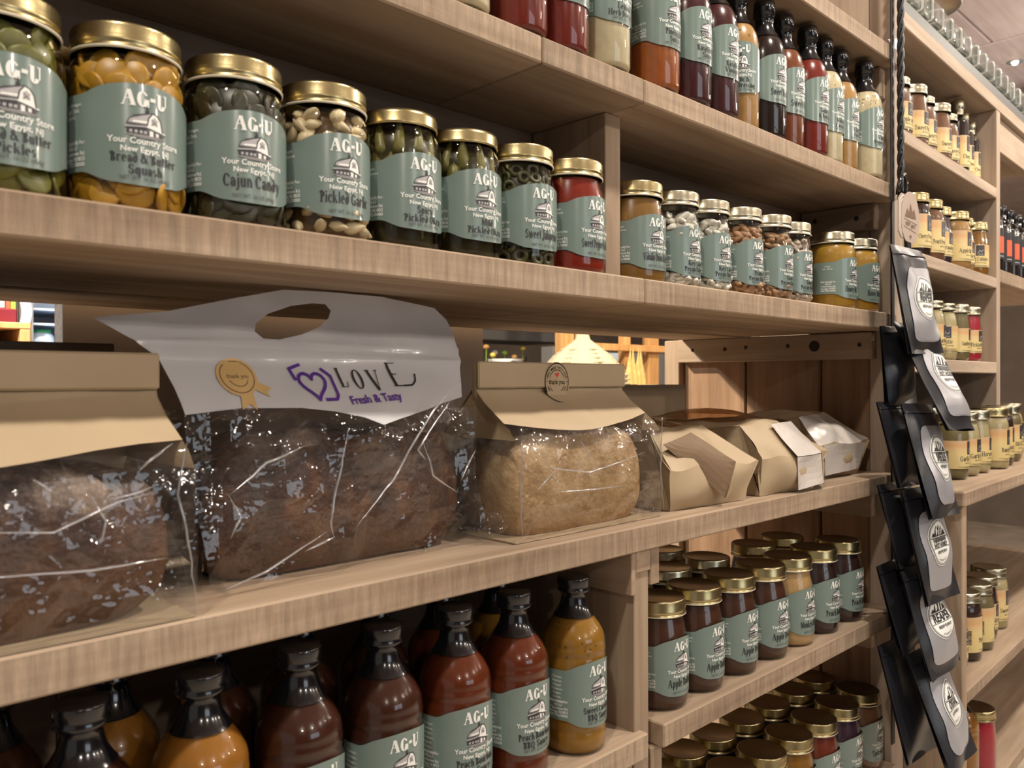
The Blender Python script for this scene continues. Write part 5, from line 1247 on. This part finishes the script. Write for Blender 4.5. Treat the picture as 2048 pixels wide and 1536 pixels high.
# kraft bags lying on their sides, ends towards the aisle
def lying_bag(x0, x1, y0, y1, h, label, seed, style):
    t = root('bread_bag', (x0, y0, ZB + 0.0006), label, 'bread bag', 'kraft bags lying on their sides')
    w_ = x1 - x0; d = y1 - y0
    def crump(p, amp, f=24): 
        p = Vector(p)
        return (p.x + jit(p, amp, f, seed), p.y + jit(p, amp, f, seed + 5), max(0.0, p.z + jit(p, amp, f, seed + 9)*(1 if p.z > .012 else 0)))
    def bil(a, b, c, e, bulge=(0, 0, 0), amp=0.004):
        a, b, c, e = map(Vector, (a, b, c, e)); bu = Vector(bulge)
        return lambda u, v: crump(a*(1 - u)*(1 - v) + b*u*(1 - v) + c*u*v + e*(1 - u)*v + bu*(16*u*(1 - u)*v*(1 - v)), amp)
    fl, fr = (0.006, 0.012, 0), (w_ - 0.03, 0.0, 0)                    # foot of the near end
    ml, mr = (-0.004, 0.004, h*0.52), (w_, -0.008, h*0.50)             # crease half way up
    tl, tr_ = (0.012, 0.045, h*0.92), (w_ - 0.045, 0.050, h*0.97)      # head of the near end
    bl, br = (0.004, d, h*0.80), (w_ - 0.03, d, h*0.80)
    dl, dr = (0.0, d, 0), (w_ - 0.02, d, 0)
    K = 'kraft'
    part('end_lower', MB().patch(bil(fl, fr, mr, ml, (0, -.008, 0), .007), 16, 8, 0, True), K, t)
    part('end_upper', MB().patch(bil(ml, mr, tr_, tl, (0, -.004, .006), .007), 16, 8, 0, True), K if style != 'milky' else 'film_milky', t)
    part('top', MB().patch(bil(tl, tr_, br, bl, (0, 0, .012), .006), 16, 16, 0, True), K, t)
    part('side', MB().patch(bil(fr, dr, br, tr_, (.006, 0, 0), .004), 8, 6, 0, False), K, t)
    mb = MB().patch(bil(mr, tr_, fr, fr, (.002, 0, 0), .002), 4, 4, 0, False)
    part('corner_fold', mb, K, t)
    part('side', MB().patch(bil(dl, fl, tl, bl, (-.004, 0, 0), .004), 8, 6, 0, False), K, t)
    part('corner_fold', MB().patch(bil(ml, fl, tl, tl, (0, 0, 0), .001), 4, 4, 0, False), K, t)
    part('back_end', MB().patch(bil(dl, dr, br, bl, (0, .004, 0), .003), 6, 4, 0, False), K, t)
    if style == 'window':
        part('window', MB().patch(bil((w_*.30, .065, h*.975), (w_*.66, .060, h*1.00), (w_*.66, d*.9, h*1.00), (w_*.34, d*.9, h*.97), (0, 0, .012), .002), 6, 10, 0, True), 'film_amber', t)
        part('window', MB().patch(bil((w_*.03, .022, h*.80), (w_*.46, -.016, h*.10), (w_*.58, -.018, h*.55), (w_*.34, .020, h*.93), (0, -.006, .003), .001), 6, 6, 0, False), 'fold_shade', t)  # dark patch painted for the shaded hollow of the V-fold
        part('folded_flap', MB().patch(bil((w_*.44, -.016, .006), (w_*.56, -.014, .018), (w_*.50, -.022, .030), (w_*.50, -.022, .030), (0, 0, 0), .001), 3, 3, 0, False), K, t)
    if style == 'panel':
        part('window', MB().patch(bil((w_*.42, -.010, .004), (w_*.86, -.014, .008), (w_*.84, -.012, h*.50), (w_*.40, -.010, h*.50), (0, .004, 0), .002), 5, 5, 0, False), 'film_milky', t)
        part('window', MB().patch(bil((w_*.40, -.0105, h*.51), (w_*.84, -.0125, h*.51), (w_*.78, .030, h*.96), (w_*.36, .026, h*.93), (0, -.003, 0), .002), 5, 5, 0, False), 'film_milky', t)
        part('window', MB().patch(bil((w_*.25, .060, h*.985), (w_*.72, .060, h*1.01), (w_*.72, d*.9, h*1.03), (w_*.25, d*.9, h*.98), (0, 0, .014), .002), 6, 8, 0, True), 'film_amber', t)
        part('side_flap', MB().patch(bil((w_*.86, -.014, .006), (w_ + .030, .020, .004), (w_ + .060, .035, h*.52), (w_*.84, -.013, h*.50), (0, -.006, 0), .002), 5, 5, 0, False), K, t)
        part('side_flap', MB().patch(bil((w_*.84, -.013, h*.50), (w_ + .060, .035, h*.50), (w_ + .010, .080, h*.97), (w_*.78, .030, h*.96), (0, -.004, 0), .002), 5, 5, 0, False), K, t)
    if style == 'milky':
        part('window', MB().patch(bil((w_*.02, -.004, .006), (w_*.72, -.008, .010), (w_*.80, -.014, h*.50), (0.0, -.004, h*.52), (0, .002, 0), .003), 6, 5, 0, False), 'film_milky', t)
    return t
lying_bag(0.800, 0.978, 0.552, 0.790, 0.098, 'crumpled kraft bread bag lying right of the pale loaf', 1.0, 'window')
lying_bag(0.990, 1.150, 0.540, 0.785, 0.100, 'kraft bread bag lying open-ended with a cloudy white panel', 2.0, 'panel')
lying_bag(1.225, 1.388, 0.575, 0.780, 0.104, 'greyish kraft bag at the right end of the bread shelf', 3.0, 'milky')
# cardboard behind the bread
def carton(x0, x1, y0, y1, h, mat, label):
    t = root('cardboard_carton', ((x0 + x1)/2, (y0 + y1)/2, ZB + 0.0004), label, 'box')
    a, b = (x1 - x0)/2, (y1 - y0)/2
    for n_, (p, q, r, s) in {'front_panel': (-a, a, -b, -b + .004), 'back_panel': (-a, a, b - .004, b), 'side_panel': (-a, -a + .004, -b + .0045, b - .0045)}.items():
        part(n_, MB().box(p, q, r, s, 0, h, c=.001), mat, t)
    part('side_panel', MB().box(a - .004, a, -b + .0045, b - .0045, 0, h, c=.001), mat, t)
    part('bottom_panel', MB().box(-a + .0045, a - .0045, -b + .0045, b - .0045, 0, .004), mat, t)
carton(-0.20, 0.236, 0.73, 0.85, 0.188, 'cardboard_dark', 'dark cardboard carton behind the leftmost bread bag')
carton(0.930, 1.180, 0.795, 0.90, 0.1485, 'cardboard', 'brown cardboard carton behind the lying kraft bags')
# board standing behind the shelf
t = root('foam_board', (0.56, 0.99, 0.0), 'brown-grey board with a speckled white edge standing behind the bread', 'board')
part('face', MB().box(-0.298, 0.315, -0.016, -0.0135, zz(-0.35), zz(0.096)), 'board_back', t)
part('core', MB().box(-0.298, 0.315, -0.0133, 0.016, 0.0, zz(0.096)), 'board_edge', t)

# ------------------------------------------------------------------ black pouches on a clip strip
PH, PW = 0.172, 0.128
def pouch_y(x, s, seed):
    u = x/PW + 0.5
    b = max(0.0, 1 - abs(2*u - 1)**3)*math.sin(PI*min(1, max(0, s/PH*0.86 + 0.10)))**0.7
    e = min(1.0, 8*min(u, 1 - u), 9*min(s, PH - s)/PH)
    return -0.015*b*max(0, e) + jit((x, seed, s), 0.007, 22, seed)*max(0, e) + 0.008*math.sin(seed*2.1 + 40*x)*(s/PH)**2*0.6
def pouch(x, ytop, ztop, ybot, zbot, name, label, seed, rz=0.0, ry=0.0, front=True):
    t = root('jerky_pouch', (x, ytop, zz(ztop)), label, 'pouch', 'black pouches on the hanging strip', rz)
    tilt = math.atan2(ytop - ybot, ztop - zbot)
    t.rotation_euler = (tilt*-1.0, ry, rz)
    sc = math.hypot(ytop - ybot, ztop - zbot)/PH
    def S(x_, s, off=0.0, back=False):
        y = pouch_y(x_, s, seed)
        return (x_, (-y*0.6 + 0.0012) if back else y - 0.0012 - off, -s*sc)
    mb = MB()
    mb.patch(lambda u, v: S((u - .5)*PW, v*PH), 18, 24, 0, True, True)
    mb.patch(lambda u, v: S((u - .5)*PW, v*PH, 0, True), 10, 14, 0, True)
    part('sachet', mb, 'pouch_black', t)
    part('seal', MB().patch(lambda u, v: S((u - .5)*PW*0.99, 0.012 + v*0.004, 0.0016), 18, 2, 0, True, True), 'pouch_black', t)
    if front:
        ol = []
        for i in range(24):
            a = 2*PI*(i + .5)/24; c, s_ = math.cos(a), math.sin(a); e = .35
            ol.append((math.copysign(abs(c)**e, c)*PW*0.375, PH*0.555 + math.copysign(abs(s_)**e, s_)*PH*0.345))
        part('silver_panel', sheet(ol, [], lambda x_, s: S(x_, s, 0.0006), 0.010, smooth=True), 'pouch_silver', t)
        f = lambda x_, z_, l=0: S(x_, PH*0.50 - z_*0.78, 0.0011 + 0.0001*l)
        st = mk('sticker', P2().ellipse(0, 0, 0.0370, 0.0450, 'ink_white', 36).build('sticker', ['ink_white'], f, 0.008, 1), t)
        p = P2()
        p.ring(0, 0, .0350, .0430, .0012, 'ink_dark', n=36); p.ring(0, 0, .0325, .0405, .0006, 'ink_dark', n=36)
        p.stroke([(-.030, .010), (.030, .010)], .0014, 'ink_dark'); p.stroke([(-.0305, -.009), (.0305, -.009)], .001, 'ink_dark')
        p.poly([(-.026, .0125), (-.020, .020), (-.017, .017), (-.009, .033), (-.004, .026), (.000, .0335), (.006, .022), (.010, .031), (.017, .019), (.020, .023), (.026, .0125)], 'ink_dark')
        p.poly([(-.012, .026), (-.009, .031), (-.005, .023), (-.008, .017), (-.013, .014)], 'ink_white'); p.poly([(.001, .030), (.004, .023), (.000, .014), (-.004, .014), (-.001, .022)], 'ink_white'); p.poly([(.010, .028), (.013, .021), (.010, .014), (.006, .014), (.009, .021)], 'ink_white')
        rows = name.split('|')
        if len(rows) == 1: p.text(rows[0], 0, -.0065, .0155, 'ink_dark', .050, .03, sx=.8)
        else:
            p.text(rows[0], 0, .0012, .0080, 'ink_dark', .052, .035, sx=.85); p.text(rows[1], 0, -.0082, .0080, 'ink_dark', .052, .035, sx=.85)
        p.text('BEEF', -.011, -.020, .0055, 'ink_dark', .016, .02); p.text('JERKY', .012, -.020, .0055, 'ink_dark', .018, .02); p.poly([(0, -.021), (.0018, -.016), (0, -.0135), (-.0018, -.016)], 'ink_dark')
        p.arc_text('PRODUCT', 0, 0, .0355, .0035, 'ink_dark', 245, 295, .015)
        q = mk('print', p.build('print', ['ink_dark', 'ink_white'], lambda a_, b_, l=0: f(a_, b_, l + 6), 0.008, 1), st); q['kind'] = 'stuff'
    return t
XP = 1.330
POS = ['topmost', 'second', 'third', 'fourth', 'fifth', 'lowest visible']
for k, (yt, zt, yb, zb, nm, dx, ry) in enumerate([(0.488, 0.207, 0.460, 0.040, 'REAPER', 0.000, -.02), (0.500, 0.088, 0.418, -0.078, 'HAWAIIAN|HOT HONEY', 0.045, .05), (0.474, -0.038, 0.430, -0.208, 'SWEET BLUE', 0.006, .04),
                                                 (0.474, -0.168, 0.436, -0.337, 'HAWAIIAN|HOT HONEY', 0.006, .02), (0.474, -0.288, 0.432, -0.446, 'REAPER', 0.004, -.03), (0.470, -0.420, 0.408, -0.578, 'ORIGINAL', 0.014, .03)]):
    pouch(XP + dx, yt, zt, yb, zb, nm, '%s black pouch with silver front on the hanging strip' % POS[k], k + 1.0, ry=ry)
WH = ['beside the end of the pickle shelf', 'just under the pickle shelf end', 'level with the lying kraft bags', 'just under the bread shelf end', 'level with the fruit butter jars', 'just under the fruit butter shelf end']
for k, (yt, zt, yb, zb, dx) in enumerate([(0.512, 0.086, 0.504, -0.040, -0.020), (0.512, -0.036, 0.478, -0.166, -0.034), (0.512, -0.164, 0.478, -0.290, -0.032), (0.512, -0.288, 0.478, -0.418, -0.034), (0.512, -0.416, 0.465, -0.585, -0.030)]):
    pouch(XP + 0.045 + dx, yt, zt, yb, zb, '', 'plain black pouch edge hanging behind the others, ' + WH[k + 1], k + 21.0, ry=(-.03, .03, .02, -.02, .04, 0, 0)[k], front=False)
# strip, chain, hook and tags
t = root('clip_strip', (1.383, 0.5165, zz(0.30)), 'black braided strip with a hook holding the pouches against the end post', 'strip')
for k in range(3):
    part('cord', MB().tube([(0.004 + 0.0035*math.cos(i*0.55 + k*2.094), 0.0035*math.sin(i*0.55 + k*2.094), -0.004 + i*0.006) for i in range(120)], 0.0026, 6), 'black_soft', t)
part('strap', MB().box(-0.012, 0.000, 0.008, 0.011, -0.90, 0.60, c=.001), 'black_soft', t)
part('hook', MB().tube([(-0.036, -0.01, -0.004), (-0.037, -0.012, 0.012), (-0.030, -0.014, 0.026), (-0.018, -0.014, 0.031), (-0.006, -0.012, 0.026), (-0.001, -0.010, 0.012), (-0.001, -0.010, -0.08)], 0.0032, 8), 'black_gloss', t)
def card(name, label, x, y, z, w_, h, mat, rz, oval):
    t = root(name, (x, y, zz(z)), label, 'tag', None, rz)
    if oval: ol = [(w_/2*math.cos(a), h/2*math.sin(a)) for a in [2*PI*i/28 for i in range(28)]]
    else: ol = [(-w_/2, -h*.36), (-w_*.30, -h/2), (w_*.30, -h/2), (w_/2, -h*.36), (w_/2, h*.36), (w_*.30, h/2), (-w_*.30, h/2), (-w_/2, h*.36)]
    n = len(ol); mb = MB()
    mb.add([(p[0], 0, p[1]) for p in ol] + [(p[0], .0012, p[1]) for p in ol], [tuple(range(n)), tuple(range(n, 2*n))[::-1]] + [(i, n + i, n + (i + 1) % n, (i + 1) % n) for i in range(n)])
    part('card', mb, mat, t)
    p = P2()
    if oval:
        p.stroke([(-w_*.34, -h*.02), (w_*.36, -h*.10)], .0009, 'ink_brown'); p.stroke([(-w_*.36, -h*.16), (w_*.30, -h*.26)], .0009, 'ink_brown')
        p.poly([(-w_*.30, h*.02), (-w_*.18, h*.18), (-w_*.08, h*.10), (0, h*.28), (w_*.10, h*.12), (w_*.20, h*.18), (w_*.30, -.0)], 'ink_brown'); p.text('BEEF', -w_*.14, -h*.14, h*.07, 'ink_brown', w_*.25); p.text('JERKY', w_*.16, -h*.18, h*.07, 'ink_brown', w_*.28); p.poly([(0, -h*.40), (w_*.06, -h*.32), (-w_*.06, -h*.32)], 'ink_brown')
    else:
        for k in (.90, .78):
            p.stroke([(q[0]*k, q[1]*k) for q in ol + ol[:1]], .0016, 'ink_white')
    q = mk('print', p.build('print', ['ink_brown', 'ink_white'], lambda a, b, l=0: (a, -.0005, b), None), t); q['kind'] = 'stuff'
card('paper_tag', 'brown paper tag with white border lines hanging from the hook', 1.366, 0.500, 0.262, 0.066, 0.072, 'tan_card', 0.0, False)
card('paper_tag', 'oval tan paper tag with printed mountain hanging from the hook', 1.372, 0.496, 0.260, 0.058, 0.086, 'tan_card', -0.12, True)
part_o = MB().box(1.352, 1.372, 0.494, 0.499, zz(0.196), zz(0.222), c=.002)
tag(part('bulldog_clip', part_o, 'black_gloss', None), 'small black clip gripping the topmost pouch', 'clip')

# ------------------------------------------------------------------ clear containers on top of the hutch
t = root('tub_shade_strip', u2w(0.70, 0.06, 0.6657), 'dark grey strip added on the hutch for the shaded foot of the clear tubs', 'rack', rz=T2)
part('rail', MB().box(-0.69, 0.74, -0.052, 0.03, 0.0, 0.032, c=.002), 'tub_shade', t)  # stands in for the shaded lower part of the tubs
def tub_meshes():
    def sq(k, n, ry, rz_, e=.24):
        a = 2*PI*k/n; c, s_ = math.cos(a), math.sin(a)
        return (math.copysign(abs(c)**e, c)*ry, math.copysign(abs(s_)**e, s_)*rz_)
    n = 40; mb = MB(); rows = [(0.80, 0.0), (0.95, 0.0), (1.0, 0.003), (1.0, 0.050), (0.92, 0.050), (0.92, 0.005), (0.001, 0.005)]
    vs = []
    for r, d in rows:
        for i in range(n):
            p = sq(i, n, 0.028*r, 0.023*r); vs.append((d, p[0], 0.0238 + p[1]))
    mb.add(vs, [(j*n + i, (j + 1)*n + i, (j + 1)*n + (i + 1) % n, j*n + (i + 1) % n) for j in range(len(rows) - 1) for i in range(n)], 0, True)
    mb.add([vs[i] for i in range(n)], [tuple(range(n))], 0)
    rim = MB().tube([(-0.0005, sq(i, n, 0.0275, 0.0225)[0], 0.0250 + sq(i, n, 0.0275, 0.0225)[1]) for i in range(n + 1)], 0.0022, 6, 0, True, False)
    return mb.mesh('body', ['glass_thick']), rim.mesh('rim', ['tub_rim'])
tb, tr = tub_meshes()
ORD = ['first', 'second', 'third', 'fourth', 'fifth', 'sixth', 'seventh', 'eighth', 'ninth', 'tenth', 'eleventh', 'twelfth', 'thirteenth', 'fourteenth', 'fifteenth', 'sixteenth']
for k in range(16):
    a = 0.105 + 0.063*k
    x, y, w_ = u2w(a, 0.030, 0.6655 + 0.0330)
    t = root('clear_tub', (x, y, w_), ORD[k] + ' clear plastic tub from the left in the row on top of the hutch', 'tub', 'clear tubs on top of the hutch', T2 + 0.05*math.sin(k*2.3))
    mk('body', tb, t); mk('rim', tr, t)
# ------------------------------------------------------------------ pendant lamp, bare bulb, painting
t = root('pendant_lamp', (2.105, 0.742, ZC + 0.905), 'round grey metal pendant lamp above the hutch', 'lamp')
part('shade', MB().lathe([(0.092, 0.0), (0.094, 0.0015), (0.090, 0.008), (0.066, 0.030), (0.034, 0.046), (0.022, 0.056), (0.020, 0.080), (0.0001, 0.082)], 56), 'shade_metal', t)
part('shade_lining', MB().lathe([(0.091, 0.0004), (0.088, 0.007), (0.064, 0.028), (0.031, 0.043), (0.0001, 0.046)], 56), 'shade_metal', t)
part('rim', MB().tube([(0.093*math.cos(2*PI*k/48), 0.093*math.sin(2*PI*k/48), 0.0) for k in range(49)], 0.0016, 6, 0, True, False), 'white_paint', t)
part('bulb', MB().lathe([(0.0001, 0.006), (0.012, 0.010), (0.018, 0.022), (0.014, 0.034), (0.010, 0.042)], 24), 'bulb_dim', t)
part('cord', MB().tube([(0, 0, 0.080), (0, 0, CH - 0.905)], 0.003), 'black_soft', t)
def point(name, loc, power, r, col=(1, .88, .74)):
    l = bpy.data.lights.new(name, 'POINT'); l.energy = power; l.shadow_soft_size = r; l.color = col
    o = bpy.data.objects.new(name, l); COL.objects.link(o); o.location = (loc[0], loc[1], loc[2] + ZC)
t = root('ceiling_downlight', (4.143, 1.0515, ZC + CH), 'small glowing downlight set in the pinkish ceiling', 'lamp')
part('bulb', MB().lathe([(0.0001, -0.016), (0.010, -0.013), (0.014, -0.004), (0.014, 0.0)], 16), 'bulb', t)
part('trim_ring', MB().lathe([(0.015, -0.002), (0.030, -0.004), (0.033, 0.0)], 24), 'shade_metal', t)
lamp('ceiling_fill', (3.6, 0.25, 0.72), 6.5, 0.25, (1.0, 0.92, 0.86), (3.9, 0.9, 1.6))  # added to brighten the ceiling; no such fixture is in view
point('aisle_fill', (3.0, -1.5, 1.0), 20, 0.05)  # unseen fill lights added to lift the ceiling
point('aisle_fill', (4.6, -0.9, 1.0), 26, 0.05)
t = root('wall_picture', (4.50, 1.22, ZC + 1.27), 'blue painted picture hanging high at the right edge', 'picture')
part('canvas', MB().box(-0.010, 0.010, -0.42, 0.16, -0.14, 0.10, c=.002), 'picture_blue', t)
for (y0, y1, z0, z1) in ((-0.43, 0.17, 0.10, 0.115), (-0.43, 0.17, -0.155, -0.14), (-0.435, -0.42, -0.155, 0.115), (0.16, 0.175, -0.155, 0.115)):
    part('frame', MB().box(-0.015, 0.015, y0, y1, z0, z1, c=.002), 'wood_back', t)

# ------------------------------------------------------------------ shop behind the shelving
def bx(name, x0, x1, y0, y1, z0, z1, mat, label, cat, group=None, c=.003):
    t = MB().box(-(x1 - x0)/2, (x1 - x0)/2, -(y1 - y0)/2, (y1 - y0)/2, 0, z1 - z0, c=c)
    o = part(name, t, mat, None); o.location = ((x0 + x1)/2, (y0 + y1)/2, zz(z0)); return tag(o, label, cat, group)
t = root('display_shelf', (0.43, 2.45, 0.0), 'orange wooden display shelf seen through the opening at far left', 'shelf')
part('top_board', MB().box(-0.20, 0.116, -0.15, 0.15, zz(0.132), zz(0.148), c=.002), 'wood_orange', t)
part('side_board', MB().box(0.092, 0.115, -0.15, 0.15, 0, zz(0.1315), c=.002), 'wood_orange', t)
part('side_board', MB().box(-0.20, -0.178, -0.15, 0.15, 0, zz(0.1315), c=.002), 'wood_orange', t)
part('back_panel', MB().box(-0.177, 0.091, 0.13, 0.15, 0, zz(0.1315)), 'red_dark', t)
part('shelf_board', MB().box(-0.177, 0.091, -0.14, 0.129, zz(0.080), zz(0.092), c=.002), 'wood_orange', t)
bx('red_carton', 0.30, 0.530, 2.36, 2.50, 0.1485, 0.186, 'red_dark', 'dark red carton on top of the orange shelf', 'box')
bx('snack_pack', 0.43, 0.507, 2.38, 2.41, 0.1865, 0.29, 'white_paint', 'white packet standing on the dark red carton', 'packet')
bx('snack_pack', 0.509, 0.519, 2.38, 2.41, 0.1865, 0.28, 'red_bright', 'narrow red and white packet beside the white one', 'packet', c=.001)
bx('snack_pack', 0.520, 0.531, 2.38, 2.41, 0.1865, 0.30, 'green_bright', 'bright green packet at the end of the dark red carton', 'packet', c=.001)
mb = MB().patch(lambda u, v: (0.012*math.sin(2*PI*u)*(1 - .4*v) + .004*math.sin(9*v), 0.03*math.cos(2*PI*u), 0.15*v), 16, 10, 0, False)
o = part('plastic_wrap', mb, 'blue_white', None); o.location = (0.541, 2.33, zz(0.1485)); tag(o, 'pale blue crumpled plastic wrap beside the packets', 'wrap')
t = root('upright_cooler', (0.86, 2.80, 0.0), 'bluish lit drinks cooler seen through the opening', 'cooler')
part('cabinet', MB().box(-0.25, 0.25, 0.14, 0.18, 0, zz(0.9)), 'blue_white', t)
part('side_wall', MB().box(-0.25, -0.232, -0.18, 0.139, 0, zz(0.9)), 'grey_paint', t); part('side_wall', MB().box(0.232, 0.25, -0.18, 0.139, 0, zz(0.9)), 'grey_paint', t)
for z in (-0.15, 0.098, 0.165, 0.208, 0.42): part('rack', MB().box(-0.231, 0.231, -0.16, 0.138, zz(z), zz(z + .006)), 'blue_white', t)
part('door_frame', MB().box(-0.272, -0.252, -0.20, -0.16, 0, zz(0.9), c=.003), 'grey_paint', t); part('handle', MB().tube([(-0.285, -.21, zz(-.3)), (-0.285, -.21, zz(.5))], .006), 'grey_dark', t)
for x, y, lb in ((0.665, 2.70, 'big pale jar with green lid inside the cooler'), (0.76, 2.71, 'second pale jar with green lid deeper in the cooler')):
    t = root('plastic_jar', (x, y, zz(0.1045)), lb, 'jar')
    part('body', MB().lathe([(.0001, 0), (.030, 0), (.036, .006), (.036, .030), (.030, .038), (.026, .041)], 28), 'blue_white', t)
    part('lid', MB().lathe([(.028, .041), (.028, .050), (.0001, .051)], 28), 'green_lid', t)
# middle opening
t = root('lattice_frame', (3.0, 2.42, 0.0), 'bright orange wooden lattice frame behind the bread shelf', 'frame')
for x0, x1, m in ((-0.383, -0.300, 'wood_orange'), (-0.29, -0.205, 'wood_orange'), (0.06, 0.105, 'wood_orange'), (0.250, 0.332, 'wood_orange'), (0.60, 0.66, 'wood_orange')):
    part('post', MB().box(x0, x1, -0.02, 0.02, 0, zz(0.55), c=.002), m, t)
for z0, z1 in ((0.138, 0.170), (-0.35, -0.31), (0.42, 0.45)):
    part('rail', MB().box(-0.20, 0.70, -0.045, -0.021, zz(z0), zz(z1), c=.002), 'wood_orange', t)
t = root('woven_bag', (2.32, 2.02, zz(-0.02)), 'cream woven string bag hanging in a cone shape', 'bag')
mb = MB()
mb.lathe([(0.165, 0.0), (0.160, 0.040), (0.140, 0.075), (0.105, 0.115), (0.060, 0.150), (0.028, 0.175), (0.018, 0.21)], 72, rfun=lambda r, z, i: r*(1 + .05*math.sin(i*.6) + (0.035 if i % 2 else 0)))
part('mesh_body', mb, 'cream_weave', t)
for k in range(9):
    z = 0.008 + k*0.016; r = 0.166 - 0.0*k - (0.165 - 0.060)*max(0, (z - .03)/.12)**1.15
    part('cord_ring', MB().tube([((r + .002)*(1 + .05*math.sin(i*64/40*.6))*math.cos(2*PI*i/40), (r + .002)*(1 + .05*math.sin(i*64/40*.6))*math.sin(2*PI*i/40), z) for i in range(41)], .0042, 5, 0, True, False), 'cream_weave', t)
part('strap', MB().tube([(0, 0, .20), (.006, 0, .30), (0, 0, CH + 0.02)], .012), 'cream_weave', t)
t = root('corn_husks', (3.05, 2.33, zz(-0.06)), 'bundle of dry yellow corn husks hanging on the lattice', 'husks')
for k, (x, tw) in enumerate(((-.045, .3), (-.015, -.2), (.02, .2), (.045, -.3))):
    part('husk', MB().patch(lambda u, v, x=x, tw=tw: (x + (u - .5)*.04*(1.2 - abs(v - .4)) + tw*.05*(v - .5), .01*math.cos(PI*u + v*3), .22*v), 5, 10, 0, True), 'husk', t)
t = root('metal_rack', (2.75, 2.9, 0.0), 'black metal rack in the dim back of the shop', 'rack')
for z in (0.190, 0.005, -0.3): part('rack_shelf', MB().box(-0.45, 0.34, -0.14, 0.20, zz(z), zz(z + .045), c=.002), 'grey_dark', t)
for x in (-0.45, 0.32): part('upright', MB().box(x, x + .02, -.14, -.12, 0, zz(0.5)), 'grey_dark', t)
bx('storage_bin', 2.84, 2.98, 2.66, 2.74, 0.0505, 0.165, 'grey_paint', 'grey storage bin on the black rack beside the lattice', 'bin')
t = root('mixing_bowl', (2.66, 2.80, zz(0.0510)), 'white bowl on the black rack', 'bowl')
part('shell', MB().lathe([(.0001, 0), (.04, .002), (.075, .022), (.088, .052), (.085, .052), (.070, .024), (.0001, .008)], 32), 'white_paint', t)
part('cable', MB().tube([(-.09, -.05, .0), (-.04, -.09, .04), (.04, -.09, .03), (.09, -.05, .06)], .003, 6), 'black_soft', t)
FR = random.Random(3)
for k in range(9):
    x = 2.36 + 0.055*k; m = ('yellow', 'white_paint', 'green_bright', 'wood_orange')[k % 4]
    t = root('flower', (x, 2.82 + FR.uniform(-.03, .03), zz(0.0510)), ['leftmost', 'second', 'third', 'fourth', 'fifth', 'sixth', 'seventh', 'eighth', 'rightmost'][k] + ' of the small flowers on the black rack, ' + ['yellow', 'white', 'green', 'orange'][k % 4] + ' headed' , 'flower', 'artificial flowers on the black rack')
    h = FR.uniform(.05, .11)
    part('stem', MB().tube([(0, 0, 0), (.004, 0, h)], .002, 5), 'green_bright', t)
    part('blossom', MB().lathe([(.0001, h - .006), (.014, h), (.018, h + .008), (.010, h + .016), (.0001, h + .018)], 10, 0, True, rfun=lambda r, z, i: r*(1 if i % 2 else .75)), m, t)
bx('back_counter', 2.95, 3.55, 2.465, 2.70, -ZC, -0.0605, 'wood_back', 'dark counter hidden low behind the lattice', 'counter')
bx('picture_card', 3.12, 3.32, 2.62, 2.63, -0.06, 0.14, 'blue_white', 'pale blue picture card behind the lattice', 'card')
bx('red_ornament', 3.08, 3.17, 2.50, 2.55, -0.06, 0.10, 'red_bright', 'red ornament behind the lattice beside the woven bag', 'ornament', c=.02)
bx('grey_ledge', 3.6, 4.4, 2.95, 3.1, -ZC, 0.165, 'grey_paint', 'grey ledge far behind the lattice', 'ledge')
t = root('back_table', (2.3, 2.9, 0.0), 'low dark table in the back of the shop', 'table')
part('table_top', MB().box(-0.9, -0.2, -0.3, 0.3, 0.72, 0.75, c=.003), 'wood_back', t)
for x in (-.87, -.25):
    for y in (-.27, .25): part('leg', MB().box(x, x + .04, y, y + .04, 0, .719), 'wood_back', t)
